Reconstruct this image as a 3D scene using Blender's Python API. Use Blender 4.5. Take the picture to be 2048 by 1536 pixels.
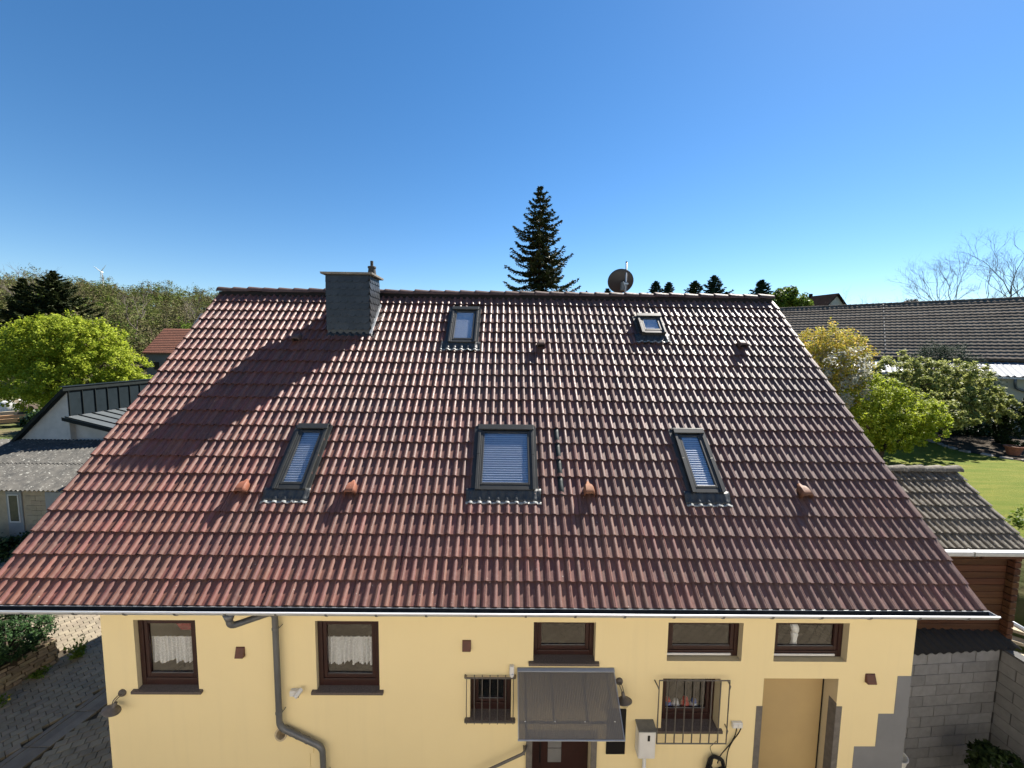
import bpy, math, random
import numpy as np
from mathutils import Matrix, Vector
random.seed(7); rng = np.random.default_rng(7)
for o in list(bpy.data.objects): bpy.data.objects.remove(o)
scene = bpy.context.scene
COL = scene.collection
rad = math.radians

# ------------------------------------------------------------------ camera
cam_d = bpy.data.cameras.new('camera'); cam = bpy.data.objects.new('camera', cam_d); COL.objects.link(cam)
YAW, PIT, ROL = 0.01008, 0.08919, -0.01242
fwd = Vector((math.sin(YAW)*math.cos(PIT), math.cos(YAW)*math.cos(PIT), -math.sin(PIT)))
r0 = Vector((math.cos(YAW), -math.sin(YAW), 0)); d0 = fwd.cross(r0)
right = math.cos(ROL)*r0 + math.sin(ROL)*d0; down = -math.sin(ROL)*r0 + math.cos(ROL)*d0
mw = Matrix((right, -down, -fwd)).transposed().to_4x4(); mw.translation = Vector((7.1926, -5.2179, 3.5269))
cam.matrix_world = mw
cam_d.sensor_width = 36; cam_d.lens = 805.43/2048*36; cam_d.clip_start = 0.05; cam_d.clip_end = 12000
scene.camera = cam
scene.render.resolution_x, scene.render.resolution_y = 1024, 768

# ------------------------------------------------------------------ sky, sun, exposure
SUN_AZ, SUN_EL = 47.0, 46.4        # azimuth measured from +Y towards +X
world = bpy.data.worlds.new('World'); scene.world = world; world.use_nodes = True
wn = world.node_tree; wn.nodes.clear()
sky = wn.nodes.new('ShaderNodeTexSky'); sky.sky_type = 'NISHITA'; sky.sun_disc = False
sky.sun_elevation = rad(SUN_EL); sky.sun_rotation = rad(SUN_AZ)
sky.altitude = 300; sky.air_density = 1.0; sky.dust_density = 0.08; sky.ozone_density = 3.0
bg = wn.nodes.new('ShaderNodeBackground'); bg.inputs['Strength'].default_value = 0.05
wo = wn.nodes.new('ShaderNodeOutputWorld')
hs = wn.nodes.new('ShaderNodeHueSaturation'); hs.inputs['Saturation'].default_value = 1.25
wn.links.new(sky.outputs[0], hs.inputs['Color']); wn.links.new(hs.outputs[0], bg.inputs[0]); wn.links.new(bg.outputs[0], wo.inputs[0])
sun_d = bpy.data.lights.new('sun', 'SUN'); sun = bpy.data.objects.new('sun', sun_d); COL.objects.link(sun)
sun_d.energy = 5.0; sun_d.angle = rad(0.5); sun_d.color = (1.0, 0.94, 0.85)
to_sun = Vector((math.sin(rad(SUN_AZ))*math.cos(rad(SUN_EL)), math.cos(rad(SUN_AZ))*math.cos(rad(SUN_EL)), math.sin(rad(SUN_EL))))
sun.rotation_euler = to_sun.to_track_quat('Z', 'Y').to_euler(); sun.location = (30, 40, 40)
vs = scene.view_settings; vs.view_transform = 'Standard'; vs.look = 'None'; vs.exposure = 1.65; vs.gamma = 1.0
vs.use_curve_mapping = False

# ------------------------------------------------------------------ object helpers
ORG = {}
def tag(o, label=None, cat=None, group=None, kind=None):
    if label: o['label'] = label
    if cat: o['category'] = cat
    if group: o['group'] = group
    if kind: o['kind'] = kind
    return o
def thing(name, loc, label=None, cat=None, group=None, parent=None):
    o = bpy.data.objects.new(name, None); COL.objects.link(o); o.empty_display_size = .2
    p = ORG[parent] if parent else Vector((0, 0, 0))
    o.location = Vector(loc) - p
    if parent: o.parent = parent
    ORG[o] = Vector(loc)
    return tag(o, label, cat, group)
def place(name, mesh, loc, parent=None, rot=(0, 0, 0), scale=None):
    o = bpy.data.objects.new(name, mesh); COL.objects.link(o)
    p = ORG[parent] if parent else Vector((0, 0, 0))
    o.location = Vector(loc) - p; o.rotation_euler = rot
    if scale: o.scale = scale
    if parent: o.parent = parent
    ORG[o] = Vector(loc)
    return o

class MB:
    """collects shapes; build() links them as one mesh object"""
    def __init__(s, T=None): s.v = []; s.f = []; s.T = T
    def P(s, p): return tuple(s.T(*p)) if s.T else tuple(p)
    def add(s, vs, fs):
        n = len(s.v); s.v += [s.P(p) for p in vs]; s.f += [tuple(i+n for i in f) for f in fs]; return s
    def box(s, x0, x1, y0, y1, z0, z1):
        return s.add([(x0,y0,z0),(x1,y0,z0),(x1,y1,z0),(x0,y1,z0),(x0,y0,z1),(x1,y0,z1),(x1,y1,z1),(x0,y1,z1)],
                     [(0,3,2,1),(4,5,6,7),(0,1,5,4),(1,2,6,5),(2,3,7,6),(3,0,4,7)])
    def quad(s, a, b, c, d): return s.add([a,b,c,d], [(0,1,2,3)])
    def prism(s, lo, hi):
        n = len(lo)
        return s.add(list(lo)+list(hi), [tuple(range(n-1,-1,-1)), tuple(range(n,2*n))]+[(i,(i+1)%n,(i+1)%n+n,i+n) for i in range(n)])
    def loft(s, rings, closed=True, caps=True):
        n = len(rings[0]); vs = [p for r in rings for p in r]; fs = []
        for k in range(len(rings)-1):
            for i in range(n if closed else n-1):
                j = (i+1) % n; fs.append((k*n+i, k*n+j, (k+1)*n+j, (k+1)*n+i))
        if caps and closed: fs += [tuple(range(n-1,-1,-1)), tuple(range((len(rings)-1)*n, len(rings)*n))]
        return s.add(vs, fs)
    def tube(s, pts, r, n=8, caps=True):
        pts = [Vector(p) for p in pts]; rs = r if isinstance(r, (list, tuple)) else [r]*len(pts)
        rings = []; up = None
        for i, p in enumerate(pts):
            if i == 0: t = pts[1]-pts[0]
            elif i == len(pts)-1: t = pts[-1]-pts[-2]
            else: t = (pts[i+1]-p).normalized() + (p-pts[i-1]).normalized()
            t.normalize()
            if up is None: up = t.orthogonal().normalized()
            up = (up - t*up.dot(t)); up = up.normalized() if up.length > 1e-6 else t.orthogonal().normalized()
            b = t.cross(up)
            rings.append([tuple(p + (up*math.cos(a)+b*math.sin(a))*rs[i]) for a in [2*math.pi*k/n for k in range(n)]])
        return s.loft(rings, True, caps)
    def lathe(s, c, prof, n=16, M=None):
        rings = []
        for r, z in prof:
            ring = []
            for k in range(n):
                a = 2*math.pi*k/n; q = Vector((r*math.cos(a), r*math.sin(a), z))
                if M is not None: q = M @ q
                ring.append((c[0]+q.x, c[1]+q.y, c[2]+q.z))
            rings.append(ring)
        return s.loft(rings, True, True)
    def mesh(s, name, mat, c=None, smooth=False):
        c = Vector(c) if c is not None else Vector((0,0,0))
        me = bpy.data.meshes.new(name); me.from_pydata([(p[0]-c.x, p[1]-c.y, p[2]-c.z) for p in s.v], [], s.f)
        if mat: me.materials.append(mat)
        if smooth: me.polygons.foreach_set('use_smooth', [True]*len(me.polygons))
        me.update(); return me
    def build(s, name, mat, parent=None, smooth=False, bevel=0, base=False, autos=None):
        a = np.array(s.v); c = (a.min(0)+a.max(0))/2
        if base: c[2] = a[:,2].min()
        me = s.mesh(name, mat, c, smooth)
        o = place(name, me, c, parent)
        if bevel:
            m = o.modifiers.new('bevel', 'BEVEL'); m.width = bevel; m.segments = 2; m.limit_method = 'ANGLE'; m.angle_limit = rad(40)
        if autos:
            me.polygons.foreach_set('use_smooth', [True]*len(me.polygons))
            try: me.set_sharp_from_angle(angle=rad(autos))
            except Exception: pass
        return o

def quads_mesh(name, Q, mat, c=(0,0,0)):
    """Q: (N,4,3) array of quads"""
    Q = np.asarray(Q, np.float32); n = len(Q); V = Q.reshape(-1,3) - np.array(c, np.float32)
    me = bpy.data.meshes.new(name); me.vertices.add(4*n); me.vertices.foreach_set('co', V.ravel())
    me.loops.add(4*n); me.loops.foreach_set('vertex_index', np.arange(4*n, dtype=np.int32))
    me.polygons.add(n); me.polygons.foreach_set('loop_start', np.arange(0, 4*n, 4, dtype=np.int32))
    me.polygons.foreach_set('loop_total', np.full(n, 4, np.int32))
    if mat: me.materials.append(mat)
    me.update(); me.validate(); return me

# ------------------------------------------------------------------ materials
class NT:
    def __init__(s, name):
        s.m = bpy.data.materials.new(name); s.m.use_nodes = True; s.t = s.m.node_tree; s.t.nodes.clear()
        s.out = s.n('ShaderNodeOutputMaterial'); s.pos = s.n('ShaderNodeNewGeometry')
    def n(s, ty, **kw):
        x = s.t.nodes.new(ty)
        for k, v in kw.items(): setattr(x, k, v)
        return x
    def l(s, a, b): s.t.links.new(a, b)
    def setin(s, sock, v):
        if hasattr(v, 'is_output') or isinstance(v, bpy.types.NodeSocket): s.l(v, sock)
        else: sock.default_value = v
    def noise(s, scale, detail=5, rough=.6, vec=None, dist=0):
        x = s.n('ShaderNodeTexNoise'); x.inputs['Scale'].default_value = scale; x.inputs['Detail'].default_value = detail
        x.inputs['Roughness'].default_value = rough; x.inputs['Distortion'].default_value = dist
        s.l(vec if vec is not None else s.pos.outputs['Position'], x.inputs['Vector']); return x.outputs['Fac']
    def ramp(s, f, a, b, lo=0., hi=1.):
        x = s.n('ShaderNodeMapRange'); x.inputs[1].default_value = a; x.inputs[2].default_value = b
        x.inputs[3].default_value = lo; x.inputs[4].default_value = hi; s.l(f, x.inputs[0]); return x.outputs[0]
    def mix(s, f, a, b):
        x = s.n('ShaderNodeMix', data_type='RGBA'); s.setin(x.inputs[0], f)
        for sock, v in ((x.inputs[6], a), (x.inputs[7], b)):
            s.setin(sock, v if not isinstance(v, tuple) else (*v, 1)[:4])
        return x.outputs[2]
    def math(s, op, a, b=0., c=0.):
        x = s.n('ShaderNodeMath', operation=op)
        for i, v in enumerate((a, b, c)): s.setin(x.inputs[i], v)
        return x.outputs[0]
    def rand(s):
        oi = s.n('ShaderNodeObjectInfo')
        return s.math('FRACT', s.math('ADD', oi.outputs['Random'], s.math('MULTIPLY', s.pos.outputs['Random Per Island'], 7.31)))
    def vary(s, col, amt, hue=0.):
        h = s.n('ShaderNodeHueSaturation'); r = s.rand()
        s.l(s.ramp(r, 0, 1, 1-amt, 1+amt), h.inputs['Value'])
        if hue:
            r2 = s.math('FRACT', s.math('MULTIPLY', r, 13.7)); s.l(s.ramp(r2, 0, 1, .5-hue, .5+hue), h.inputs['Hue'])
        s.setin(h.inputs['Color'], col if not isinstance(col, tuple) else (*col, 1)); return h.outputs[0]
    def bsdf(s, col, rough=.8, spec=.3, metal=0., normal=None):
        b = s.n('ShaderNodeBsdfPrincipled')
        s.setin(b.inputs['Base Color'], col if not isinstance(col, tuple) else (*col, 1))
        s.setin(b.inputs['Roughness'], rough); b.inputs['Specular IOR Level'].default_value = spec; b.inputs['Metallic'].default_value = metal
        if normal is not None: s.l(normal, b.inputs['Normal'])
        return b.outputs[0]
    def bump(s, h, strength=.3, dist=.01):
        b = s.n('ShaderNodeBump'); b.inputs['Strength'].default_value = strength; b.inputs['Distance'].default_value = dist
        s.l(h, b.inputs['Height']); return b.outputs[0]
    def done(s, sh): s.l(sh, s.out.inputs['Surface']); return s.m

def M(name, c1, c2=None, scale=4, rough=.8, spec=.3, rnd=0., hue=0., bump=0., bscale=40, bdist=.01, metal=0., speck=None, stretch=None):
    t = NT(name); col = c1
    vec = None
    if stretch:
        mp = t.n('ShaderNodeMapping'); mp.inputs['Scale'].default_value = stretch; t.l(t.pos.outputs['Position'], mp.inputs['Vector']); vec = mp.outputs[0]
    if c2: col = t.mix(t.ramp(t.noise(scale, vec=vec), .35, .68), c1, c2)
    if speck:
        sc, scale2, lo, hi = speck
        col = t.mix(t.ramp(t.noise(scale2, 3, .7), lo, hi), col if not isinstance(col, tuple) else (*col, 1), sc)
    if rnd: col = t.vary(col, rnd, hue)
    nrm = t.bump(t.noise(bscale, 4, vec=vec), bump, bdist) if bump else None
    return t.done(t.bsdf(col, rough, spec, metal, nrm))

def leafmat(name, c1, c2, trans=.35, rnd=.3, hue=.02, rough=.55):
    t = NT(name); r = t.rand()
    c1 = tuple(x*.9 for x in c1); c2 = tuple(x*.9 for x in c2)
    col = t.mix(r, c1, c2)
    col = t.mix(t.ramp(t.noise(.8, 2), .35, .7), col, t.vary(col, rnd, hue))
    b = t.bsdf(col, rough, .12)
    tr = t.n('ShaderNodeBsdfTranslucent'); t.l(col, tr.inputs[0])
    mx = t.n('ShaderNodeMixShader'); mx.inputs[0].default_value = trans
    t.l(b, mx.inputs[1]); t.l(tr.outputs[0], mx.inputs[2]); return t.done(mx.outputs[0])

def glassmat(name, tint=(1,1,1), ior=1.5, boost=.06, rough=.005):
    t = NT(name); tr = t.n('ShaderNodeBsdfTransparent'); tr.inputs[0].default_value = (*tint, 1)
    gl = t.n('ShaderNodeBsdfGlossy'); gl.inputs['Roughness'].default_value = rough; gl.inputs[0].default_value = (1,1,1,1)
    lw = t.n('ShaderNodeLayerWeight'); lw.inputs[0].default_value = .5; f0 = ((ior-1)/(ior+1))**2 + boost
    f = t.math('MULTIPLY_ADD', t.math('POWER', lw.outputs['Facing'], 5.), 1-f0, f0)
    mx = t.n('ShaderNodeMixShader'); t.l(f, mx.inputs[0]); t.l(tr.outputs[0], mx.inputs[1]); t.l(gl.outputs[0], mx.inputs[2])
    return t.done(mx.outputs[0])

def tilemat(name, c1, c2, dust, rough=.42, spec=.5, grey_streaked=False):
    t = NT(name)
    base = t.mix(t.ramp(t.noise(1.1, 3), .35, .65), c1, c2)
    if grey_streaked:      # tiles towards the right gable are greyer, in uneven patches
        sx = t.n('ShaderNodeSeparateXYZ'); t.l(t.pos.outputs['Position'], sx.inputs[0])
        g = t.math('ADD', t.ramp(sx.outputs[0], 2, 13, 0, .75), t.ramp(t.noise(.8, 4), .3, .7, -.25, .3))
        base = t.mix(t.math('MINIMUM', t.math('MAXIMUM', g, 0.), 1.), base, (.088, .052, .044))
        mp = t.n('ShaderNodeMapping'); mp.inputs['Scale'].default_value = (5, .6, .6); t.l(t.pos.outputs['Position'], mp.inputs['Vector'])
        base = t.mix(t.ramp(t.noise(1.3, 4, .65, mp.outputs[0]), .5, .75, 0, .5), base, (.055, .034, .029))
    base = t.vary(base, .22, .010)
    base = t.mix(t.ramp(t.noise(16, 5, .7), .5, .72, 0, .5), base, dust)          # dusty weathering
    base = t.mix(t.ramp(t.noise(55, 3, .6), .62, .72, 0, .55), base, (.06, .045, .04))   # dark pits
    base = t.mix(t.ramp(t.noise(38, 2, .5), .73, .77, 0, .75), base, (.42, .40, .36))    # lichen dots
    r = t.ramp(t.noise(20, 4), .3, .7, rough-.07, rough+.16)
    nrm = t.bump(t.noise(140, 3), .25, .004)
    return t.done(t.bsdf(base, r, spec, 0, nrm))

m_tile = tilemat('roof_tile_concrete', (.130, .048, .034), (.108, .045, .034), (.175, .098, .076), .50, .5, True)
m_newtile = tilemat('new_clay', (.18, .068, .034), (.15, .06, .036), (.19, .105, .07), .6, .3)
m_ridge = tilemat('ridge_tile', (.085, .048, .040), (.075, .045, .038), (.13, .10, .085), .6, .3)
m_oldtile = M('old_concrete_tile', (.15, .134, .114), (.075, .068, .057), 9, .9, .2, .22, 0, .5, 50, .012, speck=((.28,.265,.215), 22, .58, .68))
m_deck = M('roof_boards', (.10, .06, .045), (.07, .045, .035), 6, .9)
def rendermat():
    t = NT('yellow_render')
    c = t.mix(t.ramp(t.noise(.7, 4), .35, .7), (.83, .685, .385), (.80, .66, .37))
    mp = t.n('ShaderNodeMapping'); mp.inputs['Scale'].default_value = (6, 6, .35); t.l(t.pos.outputs['Position'], mp.inputs['Vector'])
    c = t.mix(t.ramp(t.noise(1.2, 4, .6, mp.outputs[0]), .54, .8, 0, .2), c, (.66, .55, .33))
    c = t.mix(t.ramp(t.noise(130, 2), .3, .7, 0, .16), c, (.84, .73, .47))
    nrm = t.bump(t.noise(170, 3, .7), .35, .004)
    return t.done(t.bsdf(c, .92, .15, 0, nrm))
m_wall = rendermat()
m_reveal = M('pale_reveal', (.62, .52, .33), (.58, .48, .30), 3, .9, .15, bump=.2, bscale=150, bdist=.003)
m_greypaint = M('grey_plinth_paint', (.20, .205, .215), (.17, .175, .185), 2, .85, .2, bump=.25, bscale=150, bdist=.003)
m_brown = M('brown_window_frame', (.034, .012, .010), (.025, .010, .009), 10, .38, .45)
m_brownvent = M('brown_plastic', (.12, .045, .03), (.09, .038, .028), 20, .5, .4)
m_glass = glassmat('window_glass', (.97, .98, .98), 1.5, .01)
m_roofglass = glassmat('roof_window_glass', (.95, .96, .98), 1.5, .10, .06)
m_granite = M('granite_sill', (.07, .055, .05), (.11, .09, .08), 60, .6, .4, speck=((.22,.18,.165), 140, .56, .64))
m_zinc = M('zinc', (.50, .52, .54), (.42, .44, .46), 7, .30, .6, metal=.4, bump=.08, bscale=20)
m_zincgrey = M('weathered_zinc', (.17, .175, .18), (.12, .125, .13), 9, .5, .4, metal=.45, stretch=(1,1,.2))
m_leadlit = M('lead_lit', (.26, .27, .265), (.17, .18, .18), 20, .5, .4, bump=.4, bscale=40)  # lit copy of the lead: sunlight on the apron tips put into its colour
m_leadshade = M('lead_shaded', (.030, .034, .036), (.018, .021, .023), 14, .5, .5, metal=.0, bump=.35, bscale=30)  # shaded copy of the lead, darkened for the shadow below the skylight frame
m_gutshade = M('gutter_shade_lining', (.016,.017,.018), (.03,.03,.028), 8, .9, .1)  # near-black base paints the shade inside the gutter
m_bluelin = M('blue_lining', (.20,.23,.28), None, rough=.6)
m_bead = M('bead_glint', (.78,.79,.80), None, rough=.4, metal=.2)  # near-white base carries the sun's glint along the gutter lip
m_leadstrip = M('dull_metal_strip', (.020, .028, .028), (.014, .02, .02), 12, .6, .2, metal=.0)
m_anth = M('anthracite_metal', (.034, .035, .033), (.026, .027, .026), 5, .42, .4, metal=.1)
m_sky_blind = M('blind_slat', (.50, .53, .57), (.45, .48, .52), 5, .45, .4)
m_skyblind2 = M('closed_blind', (.42, .44, .47), (.38, .40, .44), 3, .6, .3)
m_black = M('black_plastic', (.008, .008, .009), None, rough=.45)
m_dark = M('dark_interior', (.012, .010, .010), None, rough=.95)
m_white = M('white_plastic', (.70, .69, .66), (.64, .63, .61), 8, .45, .4)
m_slate = M('slate', (.020, .023, .028), (.013, .015, .019), 5, .42, .5, .22, 0, .3, 60)
m_cap = M('concrete_cap', (.22, .20, .175), (.15, .14, .125), 9, .9, .2, bump=.4)
m_pot = M('sooty_flue', (.055, .050, .046), (.035, .032, .030), 9, .75, .3)
m_rail = M('aluminium', (.42, .43, .44), (.36, .37, .38), 6, .35, .5, metal=.7)
m_steel = M('grey_steel_bars', (.16, .15, .14), (.12, .11, .10), 30, .5, .5, metal=.5)
m_greydoor = M('beige_door', (.47, .34, .16), (.43, .31, .15), 1.5, .55, .3, bump=.1, bscale=90)
m_stonejamb = M('grey_stone', (.17, .155, .14), (.12, .11, .10), 12, .8, .3, bump=.3)
m_beigepipe = M('stoneware_pipe', (.50, .40, .26), (.40, .32, .2), 12, .7, .3)
def curtainmat():
    t = NT('lace_curtain'); v = t.n('ShaderNodeTexVoronoi'); v.inputs['Scale'].default_value = 70; t.l(t.pos.outputs['Position'], v.inputs['Vector'])
    d = t.n('ShaderNodeBsdfTranslucent'); d.inputs[0].default_value = (.8, .8, .8, 1)
    b = t.bsdf((.92, .92, .93), .9, .1); mx = t.n('ShaderNodeMixShader'); mx.inputs[0].default_value = .3; t.l(b, mx.inputs[1]); t.l(d.outputs[0], mx.inputs[2])
    tr = t.n('ShaderNodeBsdfTransparent'); m2 = t.n('ShaderNodeMixShader')
    t.l(t.ramp(v.outputs['Distance'], .2, .62, 1.0, .70), m2.inputs[0]); t.l(tr.outputs[0], m2.inputs[1]); t.l(mx.outputs[0], m2.inputs[2])
    return t.done(m2.outputs[0])
m_curtain = curtainmat()
def smokymat():
    t = NT('smoky_polycarbonate'); b = t.bsdf((.30, .285, .265), .28, .5)
    tl = t.n('ShaderNodeBsdfTranslucent'); tl.inputs[0].default_value = (.3, .27, .23, 1)
    tr = t.n('ShaderNodeBsdfTransparent'); tr.inputs[0].default_value = (.62, .60, .56, 1)
    m1 = t.n('ShaderNodeMixShader'); m1.inputs[0].default_value = .35; t.l(b, m1.inputs[1]); t.l(tl.outputs[0], m1.inputs[2])
    m2 = t.n('ShaderNodeMixShader'); m2.inputs[0].default_value = .44; t.l(m1.outputs[0], m2.inputs[1]); t.l(tr.outputs[0], m2.inputs[2])
    return t.done(m2.outputs[0])
m_smoky = smokymat()
# ================================================================== terrain
def S01(t):
    t = np.clip(t, 0, 1); return t*t*(3-2*t)
def terr(x, y):
    x = np.asarray(x, float); y = np.asarray(y, float)
    z = -4.62 + 3.62*S01((x-16.75)/2.2)*S01((y+3)/7)
    z = z + .055*np.clip(y-18, 0, 120)*S01((x+25)/30) + .03*np.clip(-y-20, 0, 10)*0
    d = -.75*x + .66*y
    z = z + 21*S01((d-70)/130)*S01((x*-1+5)/60) + 1.2*S01((d-18)/14)*S01((-x-14)/8)
    return z
def tz(x, y): return float(terr(x, y))
def spaced(lo, hi, n, k):
    t = np.linspace(-1, 1, n); s = np.sinh(k*t)/math.sinh(k); return np.where(s < 0, -s*lo, s*hi)
gx = spaced(-4200, 4200, 230, 6.8); gy = spaced(-3500, 4500, 200, 6.8)
GX, GY = np.meshgrid(gx, gy, indexing='ij'); GZ = terr(GX, GY)
nv = len(gx)*len(gy); idx = np.arange(nv).reshape(len(gx), len(gy))
F = np.stack([idx[:-1,:-1], idx[1:,:-1], idx[1:,1:], idx[:-1,1:]], -1).reshape(-1,4)
gm = bpy.data.meshes.new('ground'); gm.from_pydata(np.stack([GX,GY,GZ],-1).reshape(-1,3).tolist(), [], F.tolist())
def groundmat():
    t = NT('ground_soil_grass')
    c = t.mix(t.ramp(t.noise(.25, 6), .4, .62), (.075, .095, .028), (.12, .095, .055))
    c = t.mix(t.ramp(t.noise(3, 5), .45, .75), c, (.05, .07, .02))
    return t.done(t.bsdf(c, .95, .1, 0, t.bump(t.noise(9, 6), .6, .05)))
gm.materials.append(groundmat()); gm.polygons.foreach_set('use_smooth', [True]*len(gm.polygons))
tag(place('ground', gm, (0,0,0)), kind='structure')

# lawn in the raised garden
def lawnmat():
    t = NT('mown_lawn')
    mp = t.n('ShaderNodeMapping'); mp.inputs['Rotation'].default_value = (0,0,rad(18)); mp.inputs['Scale'].default_value = (.35, 2.2, 1); t.l(t.pos.outputs['Position'], mp.inputs['Vector'])
    c = t.mix(t.ramp(t.noise(1.6, 4, .6, mp.outputs[0]), .38, .66), (.095, .125, .012), (.155, .155, .024))
    c = t.mix(t.ramp(t.noise(24, 4, .7), .4, .7, 0, .6), c, (.055, .085, .010))
    return t.done(t.bsdf(c, .9, .1, 0, t.bump(t.noise(60, 4, .8), .8, .04)))
L = MB(); lx = np.linspace(17.6, 34, 34); ly = np.linspace(3.5, 17, 28)
for i in range(len(lx)-1):
    for j in range(len(ly)-1):
        L.quad(*[(a, b, tz(a,b)+.012) for a, b in ((lx[i],ly[j]),(lx[i+1],ly[j]),(lx[i+1],ly[j+1]),(lx[i],ly[j+1]))])
tag(L.build('lawn', lawnmat()), kind='structure')

# ================================================================== paved yard
YZ = -4.5
def yardmat():
    t = NT('yard_paving_base')
    mp = t.n('ShaderNodeMapping'); mp.inputs['Rotation'].default_value = (0,0,rad(40)); t.l(t.pos.outputs['Position'], mp.inputs['Vector'])
    b = t.n('ShaderNodeTexBrick'); b.inputs['Scale'].default_value = 1; b.inputs['Brick Width'].default_value = .2; b.inputs['Row Height'].default_value = .165
    b.inputs['Mortar Size'].default_value = .006; t.l(mp.outputs[0], b.inputs['Vector'])
    b.inputs['Color1'].default_value = (.26,.22,.165,1); b.inputs['Color2'].default_value = (.21,.175,.13,1); b.inputs['Mortar'].default_value = (.06,.05,.04,1)
    c = t.mix(t.ramp(t.noise(.6, 5), .45, .7, 0, .5), b.outputs[0], (.15,.12,.09))
    return t.done(t.bsdf(c, .9, .2, 0, t.bump(t.noise(30, 4), .3)))
YB = MB().box(-12, 16.9, -16, 13, YZ-.1, YZ-.045)
yard = tag(YB.build('yard', yardmat()), kind='structure')
m_paver = M('paver_concrete', (.215, .18, .13), (.175, .15, .11), 3, .9, .2, .13, .006, .35, 70, speck=((.125,.105,.08), 1.3, .55, .75))
m_joint = M('joint_sand', (.045,.038,.03), (.06,.05,.035), 6, .95, .1)
m_kerb = M('kerb_concrete', (.18, .155, .125), (.145, .125, .10), 6, .9, .2, .1, 0, .3)
MB().box(-9.2, 1.2, .5, 9.3, YZ-.044, YZ-.040).build('joint_sand', m_joint, yard)
pv = MB(); w2, l2, ch = .0955, .078, .007
pv.loft([[(-w2,-l2,0),(w2,-l2,0),(w2,l2,0),(-w2,l2,0)], [(-w2,-l2,.054),(w2,-l2,.054),(w2,l2,.054),(-w2,l2,.054)],
         [(-w2+ch,-l2+ch,.06),(w2-ch,-l2+ch,.06),(w2-ch,l2-ch,.06),(-w2+ch,l2-ch,.06)]])
pmesh = pv.mesh('paver', m_paver)
cand = []
def drain_x(y): return -2.37 + (y-1.84)*.17
for side, ang in ((0, 55), (1, 30)):
    ca, sa = math.cos(rad(ang)), math.sin(rad(ang))
    for j in range(-90, 90):
        for i in range(-80, 80):
            a = i*.2 + (j % 2)*.1; b = j*.165
            x = -2 + a*ca - b*sa; y = 4 + a*sa + b*ca
            if not (-8.2 < x < 1.12 and .8 < y < 9): continue
            dx = drain_x(y)
            if side == 0 and x > dx-.125: continue
            if side == 1 and x < dx+.54: continue
            if side == 1 and x > 1.12: continue
            if x < -4.25+(y-4)*.28 and y < 4.75: continue
            # roughly what the camera sees past the house corner and under the eave
            q = (np.array([x, y, YZ]) - np.array([7.1926, -5.2179, 3.5269]))
            cc = np.array([q @ np.array(right), q @ np.array(down), q @ np.array(fwd)])
            u = 1024+805.4*cc[0]/cc[2]; v = 768+805.4*cc[1]/cc[2]
            if -40 < u < 250 and 1190 < v < 1580: cand.append((cc[2], x, y, ang))
cand.sort()
rest = MB()
for k, (dz_, x, y, ang) in enumerate(cand):
    jz = random.uniform(-.003, .003); ja = random.uniform(-.012, .012)
    if k < 300:
        place('paver', pmesh, (x, y, YZ-.045+jz), yard, (random.uniform(-.008,.008), random.uniform(-.008,.008), rad(ang)+ja))
    else:
        ca, sa = math.cos(rad(ang)+ja), math.sin(rad(ang)+ja)
        rest.add([(x+p[0]*ca-p[1]*sa, y+p[0]*sa+p[1]*ca, YZ-.045+jz+p[2]) for p in pv.v], pv.f)
if rest.v: tag(rest.build('paver_field', m_paver, yard), kind='stuff')
# drainage kerb running beside the gable
for k in range(9):
    y0 = .6 + k*.8; y1 = y0+.785
    for w0, w1, zt in ((-.06, .05, .006), (.056, .25, -.004), (.256, .47, .004)):
        mb = MB().prism([(drain_x(y0)+w0,y0,YZ-.04),(drain_x(y0)+w1,y0,YZ-.04),(drain_x(y1)+w1,y1,YZ-.04),(drain_x(y1)+w0,y1,YZ-.04)],
                        [(drain_x(y0)+w0,y0,YZ+zt+.012),(drain_x(y0)+w1,y0,YZ+zt+.012),(drain_x(y1)+w1,y1,YZ+zt+.012),(drain_x(y1)+w0,y1,YZ+zt+.012)])
        mb.build('kerb_slab', m_kerb, yard, bevel=.008)

# ================================================================== the house
A = 0.76464; CA, SA = math.cos(A), math.sin(A); EX = .33234; YW = .45
def RP(x, s, h): return Vector((x, s*CA - h*SA, s*SA + h*CA))      # roof coordinates: along eave, up slope, out of slope
XL, XR, YBK = 1.213, 13.395, 9.75
S_R = 7.08; Y_R = S_R*CA; Z_R = S_R*SA
house = thing('house', (7.2, 5, YZ-.045), 'cream yellow rendered house with a brown tiled pitched roof filling the foreground', 'house')

# --- front wall with openings
OPEN = dict(w1=(1.69, 2.60, -1.645, -.545, .065), w2=(4.365, 5.308, -1.645, -.545, .065), w3=(7.62, 8.552, -1.165, -.545, .11),
            w4=(9.64, 10.772, -1.155, -.540, .10), w5=(11.262, 12.38, -1.158, -.535, .10),
            g1=(6.672, 7.295, -2.09, -1.43, .13), g2=(9.60, 10.475, -2.26, -1.44, .14),
            rec=(11.14, 12.285, YZ-.05, -1.432, .25), door=(7.63, 8.53, YZ-.05, -2.40, .16))
xs = sorted({XL, XR} | {o[0] for o in OPEN.values()} | {o[1] for o in OPEN.values()})
zs = sorted({YZ-.05, .33} | {o[2] for o in OPEN.values()} | {o[3] for o in OPEN.values()})
W = MB()
for i in range(len(xs)-1):
    for j in range(len(zs)-1):
        cx, cz = (xs[i]+xs[i+1])/2, (zs[j]+zs[j+1])/2
        if any(o[0] < cx < o[1] and o[2] < cz < o[3] for o in OPEN.values()): continue
        W.quad((xs[i],YW,zs[j]),(xs[i+1],YW,zs[j]),(xs[i+1],YW,zs[j+1]),(xs[i],YW,zs[j+1]))
ZTOP = .33
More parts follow.
